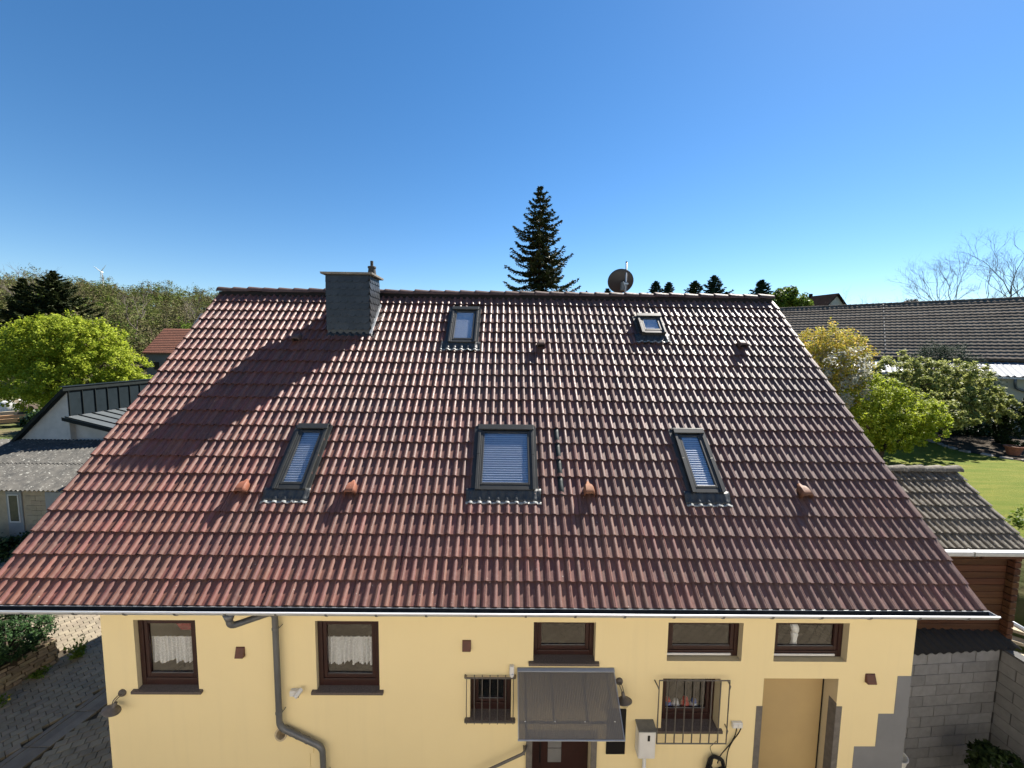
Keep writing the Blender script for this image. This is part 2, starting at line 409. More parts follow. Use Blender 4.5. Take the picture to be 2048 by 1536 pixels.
for x, sgn in ((XL, 1), (XR, -1)):
    W.add([(x,YW,YZ-.05),(x,YBK,YZ-.05),(x,YBK,ZTOP),(x,Y_R,Z_R-.25),(x,YW,ZTOP)], [(0,1,2,3,4)])
W.quad((XL,YBK,YZ-.05),(XR,YBK,YZ-.05),(XR,YBK,ZTOP),(XL,YBK,ZTOP))
W.build('wall', m_wall, house)
for k, (x0, x1, z0, z1, d) in OPEN.items():
    y1 = YW+d+.05; RV = MB()
    RV.quad((x0,YW,z0),(x0,y1,z0),(x0,y1,z1),(x0,YW,z1)); RV.quad((x1,YW,z0),(x1,YW,z1),(x1,y1,z1),(x1,y1,z0))
    RV.quad((x0,YW,z1),(x0,y1,z1),(x1,y1,z1),(x1,YW,z1)); RV.quad((x0,YW,z0),(x1,YW,z0),(x1,y1,z0),(x0,y1,z0))
    RV.v = [RV.v[i] for i in (0,1,2,3, 4,7,6,5)]; RV.f = [(0,1,2,3),(4,5,6,7),(3,2,6,7),(0,4,5,1)]
    RV.build('reveal', m_reveal, house)
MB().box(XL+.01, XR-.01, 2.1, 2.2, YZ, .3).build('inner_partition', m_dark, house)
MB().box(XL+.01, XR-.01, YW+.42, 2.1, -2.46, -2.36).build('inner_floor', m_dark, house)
# grey stepped plinth paint by the right corner
GP = [(XR+.002,YZ-.04),(XR+.002,-1.383),(13.187,-1.383),(13.187,-2.006),(12.948,-2.006),(12.948,-2.556),(12.62,-2.556),(12.62,YZ-.04)]
MB().prism([(x,YW-.004,z) for x,z in GP],[(x,YW+.002,z) for x,z in GP]).build('painted_plinth', m_greypaint, house)

m_opposite = M('opposite_render', (.84,.79,.67), (.80,.75,.64), 1, .9, .1)
# --- windows
def window(key, ring=.075, sash=.055, sill=True, blindbar=False, curtain=None, bottom=.0, label=None):
    x0, x1, z0, z1, d = OPEN[key]; yf = YW+d
    w = thing('window', ((x0+x1)/2, yf, z0), parent=house)
    if label: w['label'] = label
    f = MB(); g = .004
    f.box(x0+g, x0+ring, yf, yf+.06, z0+g, z1-g); f.box(x1-ring, x1-g, yf, yf+.06, z0+g, z1-g)
    f.box(x0+ring, x1-ring, yf+.001, yf+.06, z1-ring*.7, z1-g); f.box(x0+ring, x1-ring, yf+.001, yf+.06, z0+g, z0+ring+bottom)
    f.build('frame', m_brown, w, bevel=.006)
    a0, a1, b0, b1 = x0+ring+.003, x1-ring-.003, z0+ring+bottom+.003, z1-ring*.7-.003
    s = MB(); ys = yf+.012
    s.box(a0, a0+sash, ys, ys+.05, b0, b1); s.box(a1-sash, a1, ys, ys+.05, b0, b1)
    s.box(a0+sash, a1-sash, ys+.001, ys+.05, b1-sash, b1); s.box(a0+sash, a1-sash, ys+.001, ys+.05, b0, b0+sash*1.15)
    s.build('sash', m_brown, w, bevel=.006)
    MB().box(a0+sash-.008, a1-sash+.008, ys+.026, ys+.032, b0+sash, b1-sash+.008).build('pane', m_glass, w)
    MB().box(a0+sash, a1-sash, ys+.012, ys+.018, b0+sash*1.15, b0+sash*1.15+.006).build('spacer_bar', m_rail, w)
    if sill:
        sl = MB().prism([(x0-.07,YW-.05,z0-.045),(x1+.06,YW-.05,z0-.045),(x1+.06,YW+.002,z0-.040),(x1-.006,YW+.002,z0-.04),(x1-.006,yf+.02,z0-.04),(x0+.006,yf+.02,z0-.04),(x0+.006,YW+.002,z0-.04),(x0-.07,YW+.002,z0-.04)],
                        [(x0-.07,YW-.05,z0-.004),(x1+.06,YW-.05,z0-.004),(x1+.06,YW+.002,z0+.004),(x1-.006,YW+.002,z0+.004),(x1-.006,yf+.02,z0+.018),(x0+.006,yf+.02,z0+.018),(x0+.006,YW+.002,z0+.004),(x0-.07,YW+.002,z0+.004)])
        sl.build('sill', m_granite, w, bevel=.003)
    if blindbar:
        MB().box(x0+ring*.25, x1-ring-.05, yf-.022, yf-.002, z0+.028, z0+.062).build('white_profile', m_white, w, bevel=.008)
    if curtain:
        cz0, cz1 = curtain; n = 90; top = []; bot = []; c = MB(); yc = ys+.085
        for i in range(n+1):
            t = i/n; x = a0+sash*.6 + (a1-a0-sash*1.2)*t
            y = yc + .030*math.sin(t*52+1.6*math.sin(t*15)) + .008*math.sin(t*133)
            zb = cz0 + .03*abs(math.sin(t*24)) + (.035 if abs(t-.42) < .06 else 0)
            top.append((x, y*.5+yc*.5, cz1+.01*abs(math.sin(t*60)))); bot.append((x, y, zb))
        mid = [tuple((p*.5+q*.5) for p, q in zip(a_, b_)) for a_, b_ in zip(top, bot)]
        c.loft([bot, mid, top], closed=False, caps=False); c.build('curtain', m_curtain, w, smooth=True)
        MB().tube([(a0,yc,cz1),(a1,yc,cz1)], .006, 6).build('curtain_rod', m_white, w)
    return w
ww = window('w1', curtain=(-1.36, -.93), bottom=.05)
MB().prism([(1.86,YW+.34,-.6),(2.55,YW+.34,-.6),(2.55,YW+.34,-.95),(2.1,YW+.34,-.95)],[(1.86,YW+.36,-.6),(2.55,YW+.36,-.6),(2.55,YW+.36,-.95),(2.1,YW+.36,-.95)]).build('red_drape', M('red_drape',(.22,.012,.015),None,rough=.8), ww)
window('w2', curtain=(-1.37, -.92), bottom=.05)
window('w3', ring=.07, bottom=.02); window('w4', ring=.065, sill=False, blindbar=True, bottom=.03); window('w5', ring=.065, sill=False, blindbar=True, bottom=.03)
window('g1', ring=.07, sash=.045, bottom=.05); window('g2', ring=.07, sash=.05, bottom=.05)

# --- recessed beige door with metal corner guards
x0, x1, z0, z1, d = OPEN['rec']
rd = thing('door', ((x0+x1)/2, YW+d, YZ), parent=house); rd['label'] = 'plain beige recessed side door'
MB().box(x0+.006, x1-.006, YW+d, YW+d+.05, YZ-.04, z1-.006).build('door_leaf', m_greydoor, rd)
MB().box(x1-.030, x1-.012, YW+d-.006, YW+d-.001, YZ-.04, z1-.01).build('door_seal', m_black, rd)
for cx, sg in ((x0, -1), (x1, 1)):
    cg = MB(); e0, e1 = sorted((cx, cx+sg*.088))
    cg.box(e0, e1, YW-.006, YW-.001, YZ-.04, -1.885)
    f0, f1 = sorted((cx-sg*.001, cx-sg*.006)); cg.box(f0, f1, YW-.006, YW+.14, YZ-.04, -1.885+(0 if sg<0 else .05))
    cg.build('corner_guard', m_stonejamb, house)
# --- front door
x0, x1, z0, z1, d = OPEN['door']
fd = thing('door', ((x0+x1)/2, YW+d, YZ), parent=house); fd['label'] = 'dark brown front door with small glass panes'
MB().box(x0+.005, x1-.005, YW+d, YW+d+.05, YZ-.04, z1-.005).build('door_leaf', m_brown, fd)
MB().box(x0+.26, x0+.47, YW+d-.012, YW+d-.002, -2.75, -2.52).build('door_pane', m_rail, fd)
MB().box(x0+.26, x0+.47, YW+d-.012, YW+d-.002, -3.0, -2.765).build('door_pane', m_rail, fd)
MB().tube([(x0+.13,YW+d-.05,-2.52),(x0+.13,YW+d-.05,-2.95)], .012, 8).build('handle', m_black, fd)
for a_, b_ in ((7.535, 7.628), (8.532, 8.62)):
    MB().box(a_, b_, YW-.03, YW-.001, YZ-.04, -2.40).build('door_jamb', m_stonejamb, house)
MB().box(7.535, 8.62, YW-.03, YW-.001, -2.398, -2.30).build('door_lintel', m_stonejamb, house)

# --- window grilles
def bar(pts, r=.0075, par=None): return MB().tube(pts, r, 6).build('bar', m_steel, par)
gr = thing('window_grille', (6.98, YW-.06, -2.18), parent=house); gy_ = YW-.05
for k in range(7):
    x = 6.625 + k*.117; yb = gy_ - .03
    bar([(x,gy_,-1.355),(x,gy_,-1.40),(x,yb,-1.62),(x,yb-.01,-1.9),(x,gy_,-2.10),(x,gy_,-2.15)], .007, gr)
for z in (-1.395, -2.115):
    MB().box(6.60, 7.355, gy_-.012, gy_-.004, z-.013, z+.013).build('cross_bar', m_steel, gr)
    for x in (6.60, 7.352): MB().tube([(x,gy_-.008,z),(x,YW+.01,z)], .012, 6).build('fixing', m_steel, gr)
gr = thing('window_grille', (10.1, YW-.1, -2.48), parent=house); gy_ = YW-.11
gx0, gx1, gz0, gz1 = 9.50, 10.555, -2.40, -1.375
bar([(gx0,gy_,gz0),(gx0,gy_,gz1),(gx1,gy_,gz1),(gx1,gy_,gz0),(gx0,gy_,gz0)], .011, gr)
for k in range(1, 8):
    x = gx0 + (gx1-gx0)*k/8; bar([(x,gy_,gz0),(x,gy_,gz1)], .010, gr)
for x, sx in ((gx0,-1),(gx1,1)):
    for z in (gz0+.2, gz1-.1): MB().tube([(x,gy_,z-.05),(x+sx*.02,gy_+.01,z),(x+sx*.03,YW+.01,z+.01)], .010, 6).build('fixing', m_steel, gr)

# --- wall vents, stoneware stub, cover plate
def cowl(x, z, w=.135, h=.15):
    v = thing('wall_vent', (x, YW, z), parent=house)
    c = MB(); y = YW
    c.prism([(x-w/2,y,z-h/2),(x+w/2,y,z-h/2),(x+w/2,y,z+h/2),(x-w/2,y,z+h/2)], [(x-w/2+.004,y-.06,z-h/2),(x+w/2-.004,y-.06,z-h/2),(x+w/2-.012,y-.02,z+h/2-.01),(x-w/2+.012,y-.02,z+h/2-.01)])
    c.build('hood', m_brownvent, v, bevel=.006)
    MB().box(x-w/2+.012, x+w/2-.012, y-.052, y-.01, z-h/2-.004, z-h/2-.001).build('louvre', m_black, v)
cowl(3.25, -1.03); cowl(6.62, -.905); cowl(12.76, -1.41, .15, .14)
MB().lathe((0,0,0), [(.075,0),(.085,.0),(.085,.12),(.062,.12),(.062,.02)], 20, Matrix.Rotation(rad(90+8),3,'X')).v
ps = MB(); ps.lathe((3.86, YW+.01, -2.30), [(.082,0),(.088,.10),(.092,.13),(.068,.13),(.060,.02)], 20, Matrix.Rotation(rad(75),3,'X'))
ps.build('pipe_stub', m_beigepipe, house, smooth=False, autos=40)
MB().box(4.17, 4.285, YW-.014, YW-.001, -2.685, -2.54).build('cover_plate', m_wall, house, bevel=.004)
MB().tube([(4.225,YW-.004,-2.69),(4.23,YW-.004,-3.4)], .006, 6).build('surface_cable', m_wall, house)

# --- gutter, brackets, downpipe
gut = MB(); n = 12; gyc, gzc, gr_ = -.055, -.030, .068
prof = [(gyc - gr_*math.cos(math.pi*k/n), gzc - gr_*math.sin(math.pi*k/n)) for k in range(n+1)]
prof_in = [(gyc - (gr_-.004)*math.cos(math.pi*k/n), gzc - (gr_-.004)*math.sin(math.pi*k/n)) for k in range(n, -1, -1)]
ring = prof+prof_in
X0G, X1G = -.16, 13.90
gut.loft([[(x, y, z) for y, z in ring] for x in np.linspace(X0G, X1G, 30)])
gutter = gut.build('gutter', m_zinc, house, autos=50)
lin = MB(); lin.loft([[(x, gyc-(gr_-.007)*math.cos(math.pi*(q+.6)/(n+1.2)), gzc-(gr_-.007)*math.sin(math.pi*(q+.6)/(n+1.2))) for q in range(n+1)] for x in (X0G+.005, X1G-.005)], closed=False, caps=False)
lin.build('gutter_shade_lining', m_gutshade, gutter, smooth=True)  # dark sheet standing in for the gutter's shaded inside
MB().tube([(X0G,gyc-gr_,gzc+.004),(X1G,gyc-gr_,gzc+.004)], .012, 8).build('bead', m_bead, gutter, smooth=True)
for xe in (X0G, X1G):
    MB().prism([(xe,y,z) for y,z in prof],[(xe+.004,y,z) for y,z in prof]).build('end_cap', m_zinc, gutter)
for k in range(21):
    x = .12 + k*.668
    b = MB(); pr = [(gyc-(gr_+.007)*math.cos(math.pi*q/10), gzc-(gr_+.007)*math.sin(math.pi*q/10)) for q in range(11)]
    pr2 = [(gyc-(gr_+.002)*math.cos(math.pi*q/10), gzc-(gr_+.002)*math.sin(math.pi*q/10)) for q in range(10,-1,-1)]
    b.loft([[(xx,y,z) for y,z in pr+pr2] for xx in (x-.014, x+.014)])
    b.build('gutter_bracket', m_zincgrey, gutter)
dp = MB(); DX, DY = 3.83, YW-.085
def arc_path(pts, r=.09, n=5):
    out = [Vector(pts[0])]
    for i in range(1, len(pts)-1):
        p, a_, b_ = Vector(pts[i]), Vector(pts[i-1]), Vector(pts[i+1])
        da, db = (a_-p), (b_-p); rr = min(r, da.length*.45, db.length*.45)
        s_, e_ = p+da.normalized()*rr, p+db.normalized()*rr
        for k in range(n+1):
            t = k/n; out.append(s_*(1-t)**2 + p*2*t*(1-t) + e_*t*t)
    return out + [Vector(pts[-1])]
OX = 3.47
dp.tube(arc_path([(OX,gyc,-.09),(OX,gyc,-.27),(DX,DY,-.34),(DX,DY,-2.17),(4.46,DY,-2.50),(4.47,DY,YZ-.02)], .10), .043, 14)
pipe = dp.build('downpipe', m_zincgrey, house, smooth=True)
MB().lathe((OX,gyc,-.16), [(.046,-.02),(.052,0),(.075,.07)], 14).build('outlet', m_zincgrey, pipe, smooth=True)
for (x, z) in ((DX,-.62),(DX,-1.95),(4.47,-2.95)):
    MB().lathe((x,DY,z), [(.046,0),(.049,.005),(.049,.03),(.046,.035)], 14).build('pipe_collar', m_zincgrey, pipe)
    MB().tube([(x+.045,DY,z+.015),(x+.06,YW+.01,z+.02)], .006, 6).build('pipe_clip', m_steel, pipe)
dv = Vector((4.46-DX,0,-.33)).normalized()
for t in (.18, .33, .55):
    p = Vector((DX,DY,-2.17)).lerp(Vector((4.46,DY,-2.50)), t+.1); MB().tube([p-dv*.02, p+dv*.02], .047, 14).build('pipe_collar', m_zincgrey, pipe)

# --- roof deck
RD = MB(); hb = -.10
def RB(x, s, h):   # back slope
    p = RP(x, s, h); return Vector((x, 2*Y_R - p.y, p.z))
for T in (RP, RB):
    RD.prism([T(-.03,.03,hb),T(13.84,.03,hb),T(13.84,S_R-.05,hb),T(-.03,S_R-.05,hb)], [T(-.03,.03,hb-.03),T(13.84,.03,hb-.03),T(13.84,S_R-.05,hb-.03),T(-.03,S_R-.05,hb-.03)])
roof = RD.build('roof', m_deck, house)
bb = MB()
for x in (-.03, 13.81):
    for T in (RP, RB):
        bb.prism([T(x,.03,hb-.035),T(x+.03,.03,hb-.035),T(x+.03,S_R-.05,hb-.035),T(x,S_R-.05,hb-.035)], [T(x,.03,hb-.20),T(x+.03,.03,hb-.20),T(x+.03,S_R-.05,hb-.20),T(x,S_R-.05,hb-.20)])
bb.build('barge_board', m_deck, roof)
MB().box(-.03, 13.84, .05, .075, -.125, -.028).build('fascia', m_deck, roof)

# --- roof tiles: two rolls of 150 mm each
def roll_profile(n_rolls):
    pts = []
    for r in range(n_rolls):
        c = .05 + .15*r
        base = [(-.050,0),(-.041,.0015),(-.036,.010),(-.028,.0225),(-.015,.0315),(0,.0345),(.015,.0315),(.028,.0225),(.036,.010),(.041,.0015)]
        if r % 2 == 0: base = base[:6] + [(.004,.034),(.0065,.027),(.010,.027),(.0125,.032)] + base[7:]
        pts += [(c+a, b) for a, b in base]
    pts.append((.15*n_rolls-.002, 0)); return pts
LIFT = .033
def tile_shape(n_rolls, length=EX+.03, LIFT=LIFT):
    pr = roll_profile(n_rolls); mb = MB(); k = len(pr); sh = -.0345
    low = [(x, 0, sh+z) for x, z in pr]; up = [(x, length, sh+z-LIFT*length/EX) for x, z in pr]
    lowb = [(x, .004, sh+z*.97-.010) for x, z in pr]
    edge = [(x, .006, sh+z-.0005) for x, z in pr]
    mb.loft([lowb, low, up], closed=False, caps=False)
    # side skirts
    for i in (0, k-1):
        mb.quad(low[i], up[i], (up[i][0],up[i][1],up[i][2]-.02), (lowb[i][0],lowb[i][1],lowb[i][2]-.026))
    return mb
t2, t1 = tile_shape(2), tile_shape(1)
def smooth_tile(mb, name):
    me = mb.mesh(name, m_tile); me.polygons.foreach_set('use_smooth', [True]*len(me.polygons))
    try: me.set_sharp_from_angle(angle=rad(38))
    except Exception: pass
    return me
tm2, tm1 = smooth_tile(t2, 'tile'), smooth_tile(t1, 'tile_half')
SKY = dict(a=(3.37,3.90,1.70,2.96), b=(6.67,7.66,1.72,2.98), c=(10.26,10.79,1.70,2.94), d=(5.85,6.465,5.25,6.44), e=(10.23,10.78,5.58,6.21))
field = MB(); count = 0
new_spots = set()
for kx in range(21):
    for j in range(47):
        x = 2*j*.15-.05; s = kx*EX
        nr = 1 if j == 46 else 2
        xc0, xc1 = x, x+.15*nr
        src = t2 if nr == 2 else t1
        cut = None; skip = False
        for a0, a1, b0, b1 in SKY.values():
            if xc1 <= a0+.004 or xc0 >= a1-.004 or s+EX+.03 <= b0+.05 or s >= b1-.03: continue
            if xc0 >= a0-.01 and xc1 <= a1+.01:
                if s >= b0-.02 and s+EX <= b1+.02: skip = True
                elif s < b0: cut = ('hi', b0+.045)
                else: cut = ('lo', b1-.03)
            elif (xc0+xc1)/2 < (a0+a1)/2: cut = ('xr', a0+.006)
            else: cut = ('xl', a1-.006)
        if skip: continue
        jx, jh, jr = random.gauss(0,.0018), random.gauss(0,.0016), random.gauss(0,.004)
        sj = s+random.gauss(0,.0025)
        if cut:
            V_ = []
            for p in src.v:
                X_, S_ = x+jx+p[0]-p[1]*jr, sj+p[1]+p[0]*jr
                if cut[0] == 'hi': S_ = min(S_, cut[1])
                if cut[0] == 'lo': S_ = max(S_, cut[1])
                if cut[0] == 'xr': X_ = min(X_, cut[1])
                if cut[0] == 'xl': X_ = max(X_, cut[1])
                V_.append(RP(X_, S_, jh+p[2]))
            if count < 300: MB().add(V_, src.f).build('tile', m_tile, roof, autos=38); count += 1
            else: field.add(V_, src.f)
        elif count < 300:
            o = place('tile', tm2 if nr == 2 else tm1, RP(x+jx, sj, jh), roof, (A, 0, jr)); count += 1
        else:
            field.add([RP(x+jx+p[0]-p[1]*jr, sj+p[1]+p[0]*jr, jh+p[2]) for p in src.v], src.f)
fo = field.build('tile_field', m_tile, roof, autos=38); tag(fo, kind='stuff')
MB().box(-.02, 13.83, Y_R-.085, Y_R+.085, Z_R-.30, Z_R-.06).build('ridge_gap_fill', m_dark, roof)  # near-black fill stands in for the shaded gap under the ridge tiles
# ridge tiles
for k in range(37):
    xa = -.07 + k*.377; n = 9; rings = []
    for x, r in ((xa, .118), (xa+.012, .124), (xa+.05, .121), (xa+.40, .092)):
        rings.append([(x, Y_R - r*.98*math.cos(math.pi*q/n), Z_R-.055 + r*.98*math.sin(math.pi*q/n)) for q in range(n+1)] )
    inner = [(xa+.002, Y_R - .10*math.cos(math.pi*q/n), Z_R-.06 + .09*math.sin(math.pi*q/n)) for q in range(n+1)]
    mb = MB(); mb.loft([inner]+rings, closed=False, caps=False)
    jr = random.gauss(0,.004); mb.v = [(p[0], p[1], p[2]+jr+(p[0]-xa)*0) for p in mb.v]
    mb.build('ridge_tile', m_ridge, roof, autos=40)

# --- tile-shaped lead pieces
def lead_apron(x0, x1, s0, s1, name, par, mat, h=.006, hi=None):
    xs_ = []; i0 = math.floor((x0+.05)/.15)-1
    pts = []
    base = [(-.075,0),(-.041,.0015),(-.036,.010),(-.028,.0225),(-.015,.0315),(0,.0345),(.015,.0315),(.028,.0225),(.036,.010),(.041,.0015)]
    for i in range(i0, i0+200):
        for a_, b_ in base:
            x = i*.15+a_
            if x0 <= x <= x1: pts.append((x, b_))
        if i*.15 > x1+.1: break
    def th(s):           # height of the tile surface at slope position s
        f = (s/EX) % 1; return -.0345 - LIFT*f
    rows = []
    for q, s in enumerate(np.linspace(s0, s1, 5)):
        kk = q/4
        flat = hi if hi is not None else None
        row = []
        for x, b_ in pts:
            hh = th(min(max(s, s0),s1)) + b_ + h + random.gauss(0,.0015)
            if flat is not None and kk > .3: w_ = ((kk-.3)/.7)**.6; hh = hh*(1-w_) + flat*w_
            row.append(RP(x, s + (random.gauss(0,.006) if q == 0 else 0), hh))
        rows.append(row)
    mb = MB(); mb.loft([[tuple(p) for p in r] for r in rows], closed=False, caps=False)
    o = mb.build(name, mat, par, smooth=True); md = o.modifiers.new('s','SOLIDIFY'); md.thickness = .004; md.offset = 1
    return o

# --- skylights
def skylight(key, slats, open_=False, label=None, h0=-.09, h1=.030):
    x0, x1, s0, s1 = SKY[key]
    w = thing('skylight', RP((x0+x1)/2, s0, 0), parent=house)
    if label: w['label'] = label
    fr = .072; T = RP
    f = MB(T)
    f.box(x0,x0+fr,s0,s1,h0,h1); f.box(x1-fr,x1,s0,s1,h0,h1); f.box(x0+fr,x1-fr,s0,s0+fr*1.2,h0,h1-.012); f.box(x0+fr,x1-fr,s1-fr,s1,h0,h1)
    f.build('frame', m_anth, w, bevel=.005)
    c = MB(T); c.box(x0-.012,x1+.012,s1-.085,s1+.02,h1+.002,h1+.03); c.build('top_cover', m_anth, w, bevel=.006)
    for a_, b_ in ((x0-.006,x0+fr*.55),(x1-fr*.55,x1+.006)):
        for q, (c0, c1) in enumerate(((s0-.005,s0+(s1-s0)*.52),(s0+(s1-s0)*.525,s1-.087))):
            MB(T).box(a_,b_,c0,c1,h1+.001,h1+.014).build('side_cover', m_anth, w, bevel=.004)
    i0, i1, j0, j1 = x0+fr+.002, x1-fr-.002, s0+fr*1.2+.002, s1-fr-.03
    sa_ = MB(T); q = .035
    sa_.box(i0,i0+q,j0,j1,h1-.05,h1-.004); sa_.box(i1-q,i1,j0,j1,h1-.05,h1-.004); sa_.box(i0+q,i1-q,j0,j0+q*1.2,h1-.05,h1-.006); sa_.box(i0+q,i1-q,j1-q,j1,h1-.05,h1-.006)
    sa_.build('sash', m_anth, w, bevel=.004)
    MB(T).box(i0+q-.004,i1-q+.004,j0+q*1.2-.004,j1-q+.004,h1-.030,h1-.024).build('pane', m_roofglass, w)
    sb = MB(T)
    if slats:
        n = int((j1-j0-.10)/.045)
        for k in range(n):
            s = j0+.055+k*.045
            sb.add([(i0+q,s,h1-.040),(i1-q,s,h1-.040),(i1-q,s+.040,h1-.056),(i0+q,s+.040,h1-.056)], [(0,1,2,3)])
        sb.build('blind', m_sky_blind, w)
        MB(T).box(i0+q,i1-q,j0+.05,j1-.03,h1-.075,h1-.065).build('inner_lining', m_bluelin, w)
    else:
        sb.box(i0+q,i1-q,j0+.04,j1-.03,h1-.055,h1-.045); sb.build('blind', m_skyblind2, w)
    lead_apron(x0-.16, x1+.10, s0-.185, s0+.03, 'apron', w, m_leadshade, .011, -.005)
    lead_apron(x0-.16, x1+.10, s0-.225, s0-.186, 'apron_lit_edge', w, m_leadlit, .013)  # paler strip painted where the apron tips would catch the sun
    for xa, xb in ((x0-.075, x0-.002),(x1+.002, x1+.055)):
        MB(T).box(xa, xb, s0-.02, s1+.03, -.06, -.004).build('side_flashing', m_anth, w)
    MB(T).box(x0-.03, x1+.03, s1+.022, s1+.055, -.05, .012).build('head_flashing', m_anth, w)
    return w
skylight('a', True); skylight('b', True); skylight('c', True); skylight('d', False); skylight('e', False, h1=.085)

# --- roof vents
def roof_vent(x, s, mat, sc=1.0):
    v = thing('roof_vent', RP(x, s, 0), parent=house)
    mb = MB(); n = 8; rings = []
    for ds, w, hgt in ((.0,.088,.095),(.07,.086,.093),(.135,.080,.080),(.18,.066,.058),(.215,.035,.022),(.26,.014,.004)):
        rings.append([tuple(RP(x-w*sc*math.cos(math.pi*q/n), s+ds*sc, -.035+(hgt+.035)*sc*min(1,1.7*math.sin(math.pi*q/n)**.8))) for q in range(n+1)])
    mb.loft(rings, closed=False, caps=False); mb.build('hood', mat, v, smooth=False, autos=35).modifiers.new('s','SOLIDIFY').thickness = .01
    MB().add([tuple(RP(x-.07*sc*math.cos(math.pi*q/n), s+.05, -.035+.12*sc*min(1,1.25*math.sin(math.pi*q/n)))) for q in range(n+1)], [tuple(range(n+1))]).build('opening', m_black, v)
for x, s, m_ in ((2.87,1.62,m_newtile),(4.64,1.62,m_newtile),(8.55,1.63,m_newtile),(12.13,1.63,m_newtile),(7.92,5.13,m_ridge),(12.42,5.2,m_ridge),(2.50,5.22,m_ridge)):
    roof_vent(x, s, m_)
# orange-tinted replacement tiles beside vents
for x, s in ((3.05,1.66),):
    pass
strip = thing('metal_strip', RP(8.1,1.6,0), parent=house); strip['label'] = 'grey metal strip over one roll of tiles right of the widest skylight'
for k in range(5, 9):
    lead_apron(8.03, 8.15, k*EX-.006, (k+1)*EX-.004, 'strip_piece', strip, m_leadstrip, .004)

# --- chimney
CX0, CX1, CY0, CY1, CZ1 = 3.085, 4.045, 4.035, 4.70, 5.12
ch_ = thing('chimney', ((CX0+CX1)/2, (CY0+CY1)/2, 3.8), parent=house)
MB().box(CX0, CX1, CY0, CY1, 3.3, CZ1).build('stack', m_slate, ch_)
rh = .152; nrow = 8
def slate(origin, ux, out, w, h, flip):
    u, o_ = Vector(ux), Vector(out); p0 = Vector(origin)
    pts = [(0,h),(w,h)]
    if flip: pts += [(w,.0),(.5*w,.0),(.25*w,.018),(.08*w,.055),(0,.10)]
    else: pts += [(w,.10),(.92*w,.055),(.75*w,.018),(.5*w,0),(0,0)]
    lo, hi = [], []
    for a_, b_ in pts:
        off = .004 + .016*(1-b_/h)
        q = p0 + u*a_ + Vector((0,0,b_)) + o_*off
        lo.append(tuple(q)); hi.append(tuple(q+o_*.006))
    return MB().prism(lo, hi)
for r in range(nrow):
    z = 3.885 + r*rh
    if z+rh*1.15 > CZ1+.02: continue
    for k in range(6):
        xw = .185; x = CX0-.012 + k*.168 - (.05 if r % 2 else 0)
        x_ = max(x, CX0-.012); w_ = min(x+xw, CX1+.012)-x_
        if w_ < .05: continue
        slate((x_, CY0-.002*k, z), (1,0,0), (0,-1,0), w_, min(rh*1.22, CZ1-z-.002), False).build('slate', m_slate, ch_)
    for k in range(4):
        yw = .19; y = CY0-.012 + k*.172 - (.04 if r % 2 else 0)
        y_ = max(y, CY0-.012); w_ = min(y+yw, CY1+.01)-y_
        if w_ < .05: continue
        slate((CX1+.002*k, y_, z+.01), (0,1,0), (1,0,0), w_, min(rh*1.22, CZ1-z-.013), True).build('slate', m_slate, ch_)
cap = MB(); cap.loft([[(CX0-.09,CY0-.09,CZ1+.001),(CX1+.09,CY0-.09,CZ1+.001),(CX1+.09,CY1+.09,CZ1+.001),(CX0-.09,CY1+.09,CZ1+.001)],
    [(CX0-.10,CY0-.10,CZ1+.045),(CX1+.10,CY0-.10,CZ1+.045),(CX1+.10,CY1+.10,CZ1+.045),(CX0-.10,CY1+.10,CZ1+.045)],
    [(CX0+.2,CY0+.2,CZ1+.06),(CX1-.2,CY0+.2,CZ1+.06),(CX1-.2,CY1-.2,CZ1+.06),(CX0+.2,CY1-.2,CZ1+.06)]])
cap.build('cap', m_cap, ch_, bevel=.006)
pc = (3.985, 4.42, CZ1+.04)
MB().lathe(pc, [(.098,0),(.098,.02),(.080,.17),(.080,.175),(.094,.18),(.094,.215),(.088,.22),(.055,.222),(.034,.225),(.034,.345),(.028,.345),(.026,.25)], 20).build('flue_pot', m_pot, ch_, autos=35)
# lead flashing dressed over the tiles
sb_ = CY0/CA
lead_apron(CX0-.03, CX1+.10, 5.46, 5.59, 'flashing', ch_, m_leadshade, .006, None)
MB(RP).box(CX1+.004, CX1+.05, 5.5, 6.55, -.03, .012).build('side_flashing', m_zinc, ch_)
# unseen facade opposite, height and pale colour set to bounce light on the wall
of = MB(); of.box(-9, 22, -6.9, -6.3, YZ-.05, 3.0); tag(of.build('opposite_bounce_facade', m_opposite), kind='structure')
ol = MB()
for r in range(9):
    lo, hi = [], []
    for i in range(0, 31*20+1):
        x = -9+i*.05; w_ = .03*max(0, math.cos(2*math.pi*x/.15)); f0, f1 = r/9, (r+1)/9
        lo.append((x, -3.9-2.4*f0, -2.95+1.2*f0+.03+w_)); hi.append((x, -3.9-2.4*f1, -2.95+1.2*f1+w_))
    ol.loft([lo, hi], closed=False, caps=False)
tag(ol.build('opposite_lean_to_roof', m_ridge), kind='structure')
tag(MB().tube([(-9,-3.85,-2.98),(22,-3.85,-2.98)], .06, 8).build('opposite_gutter', m_zinc), kind='structure')
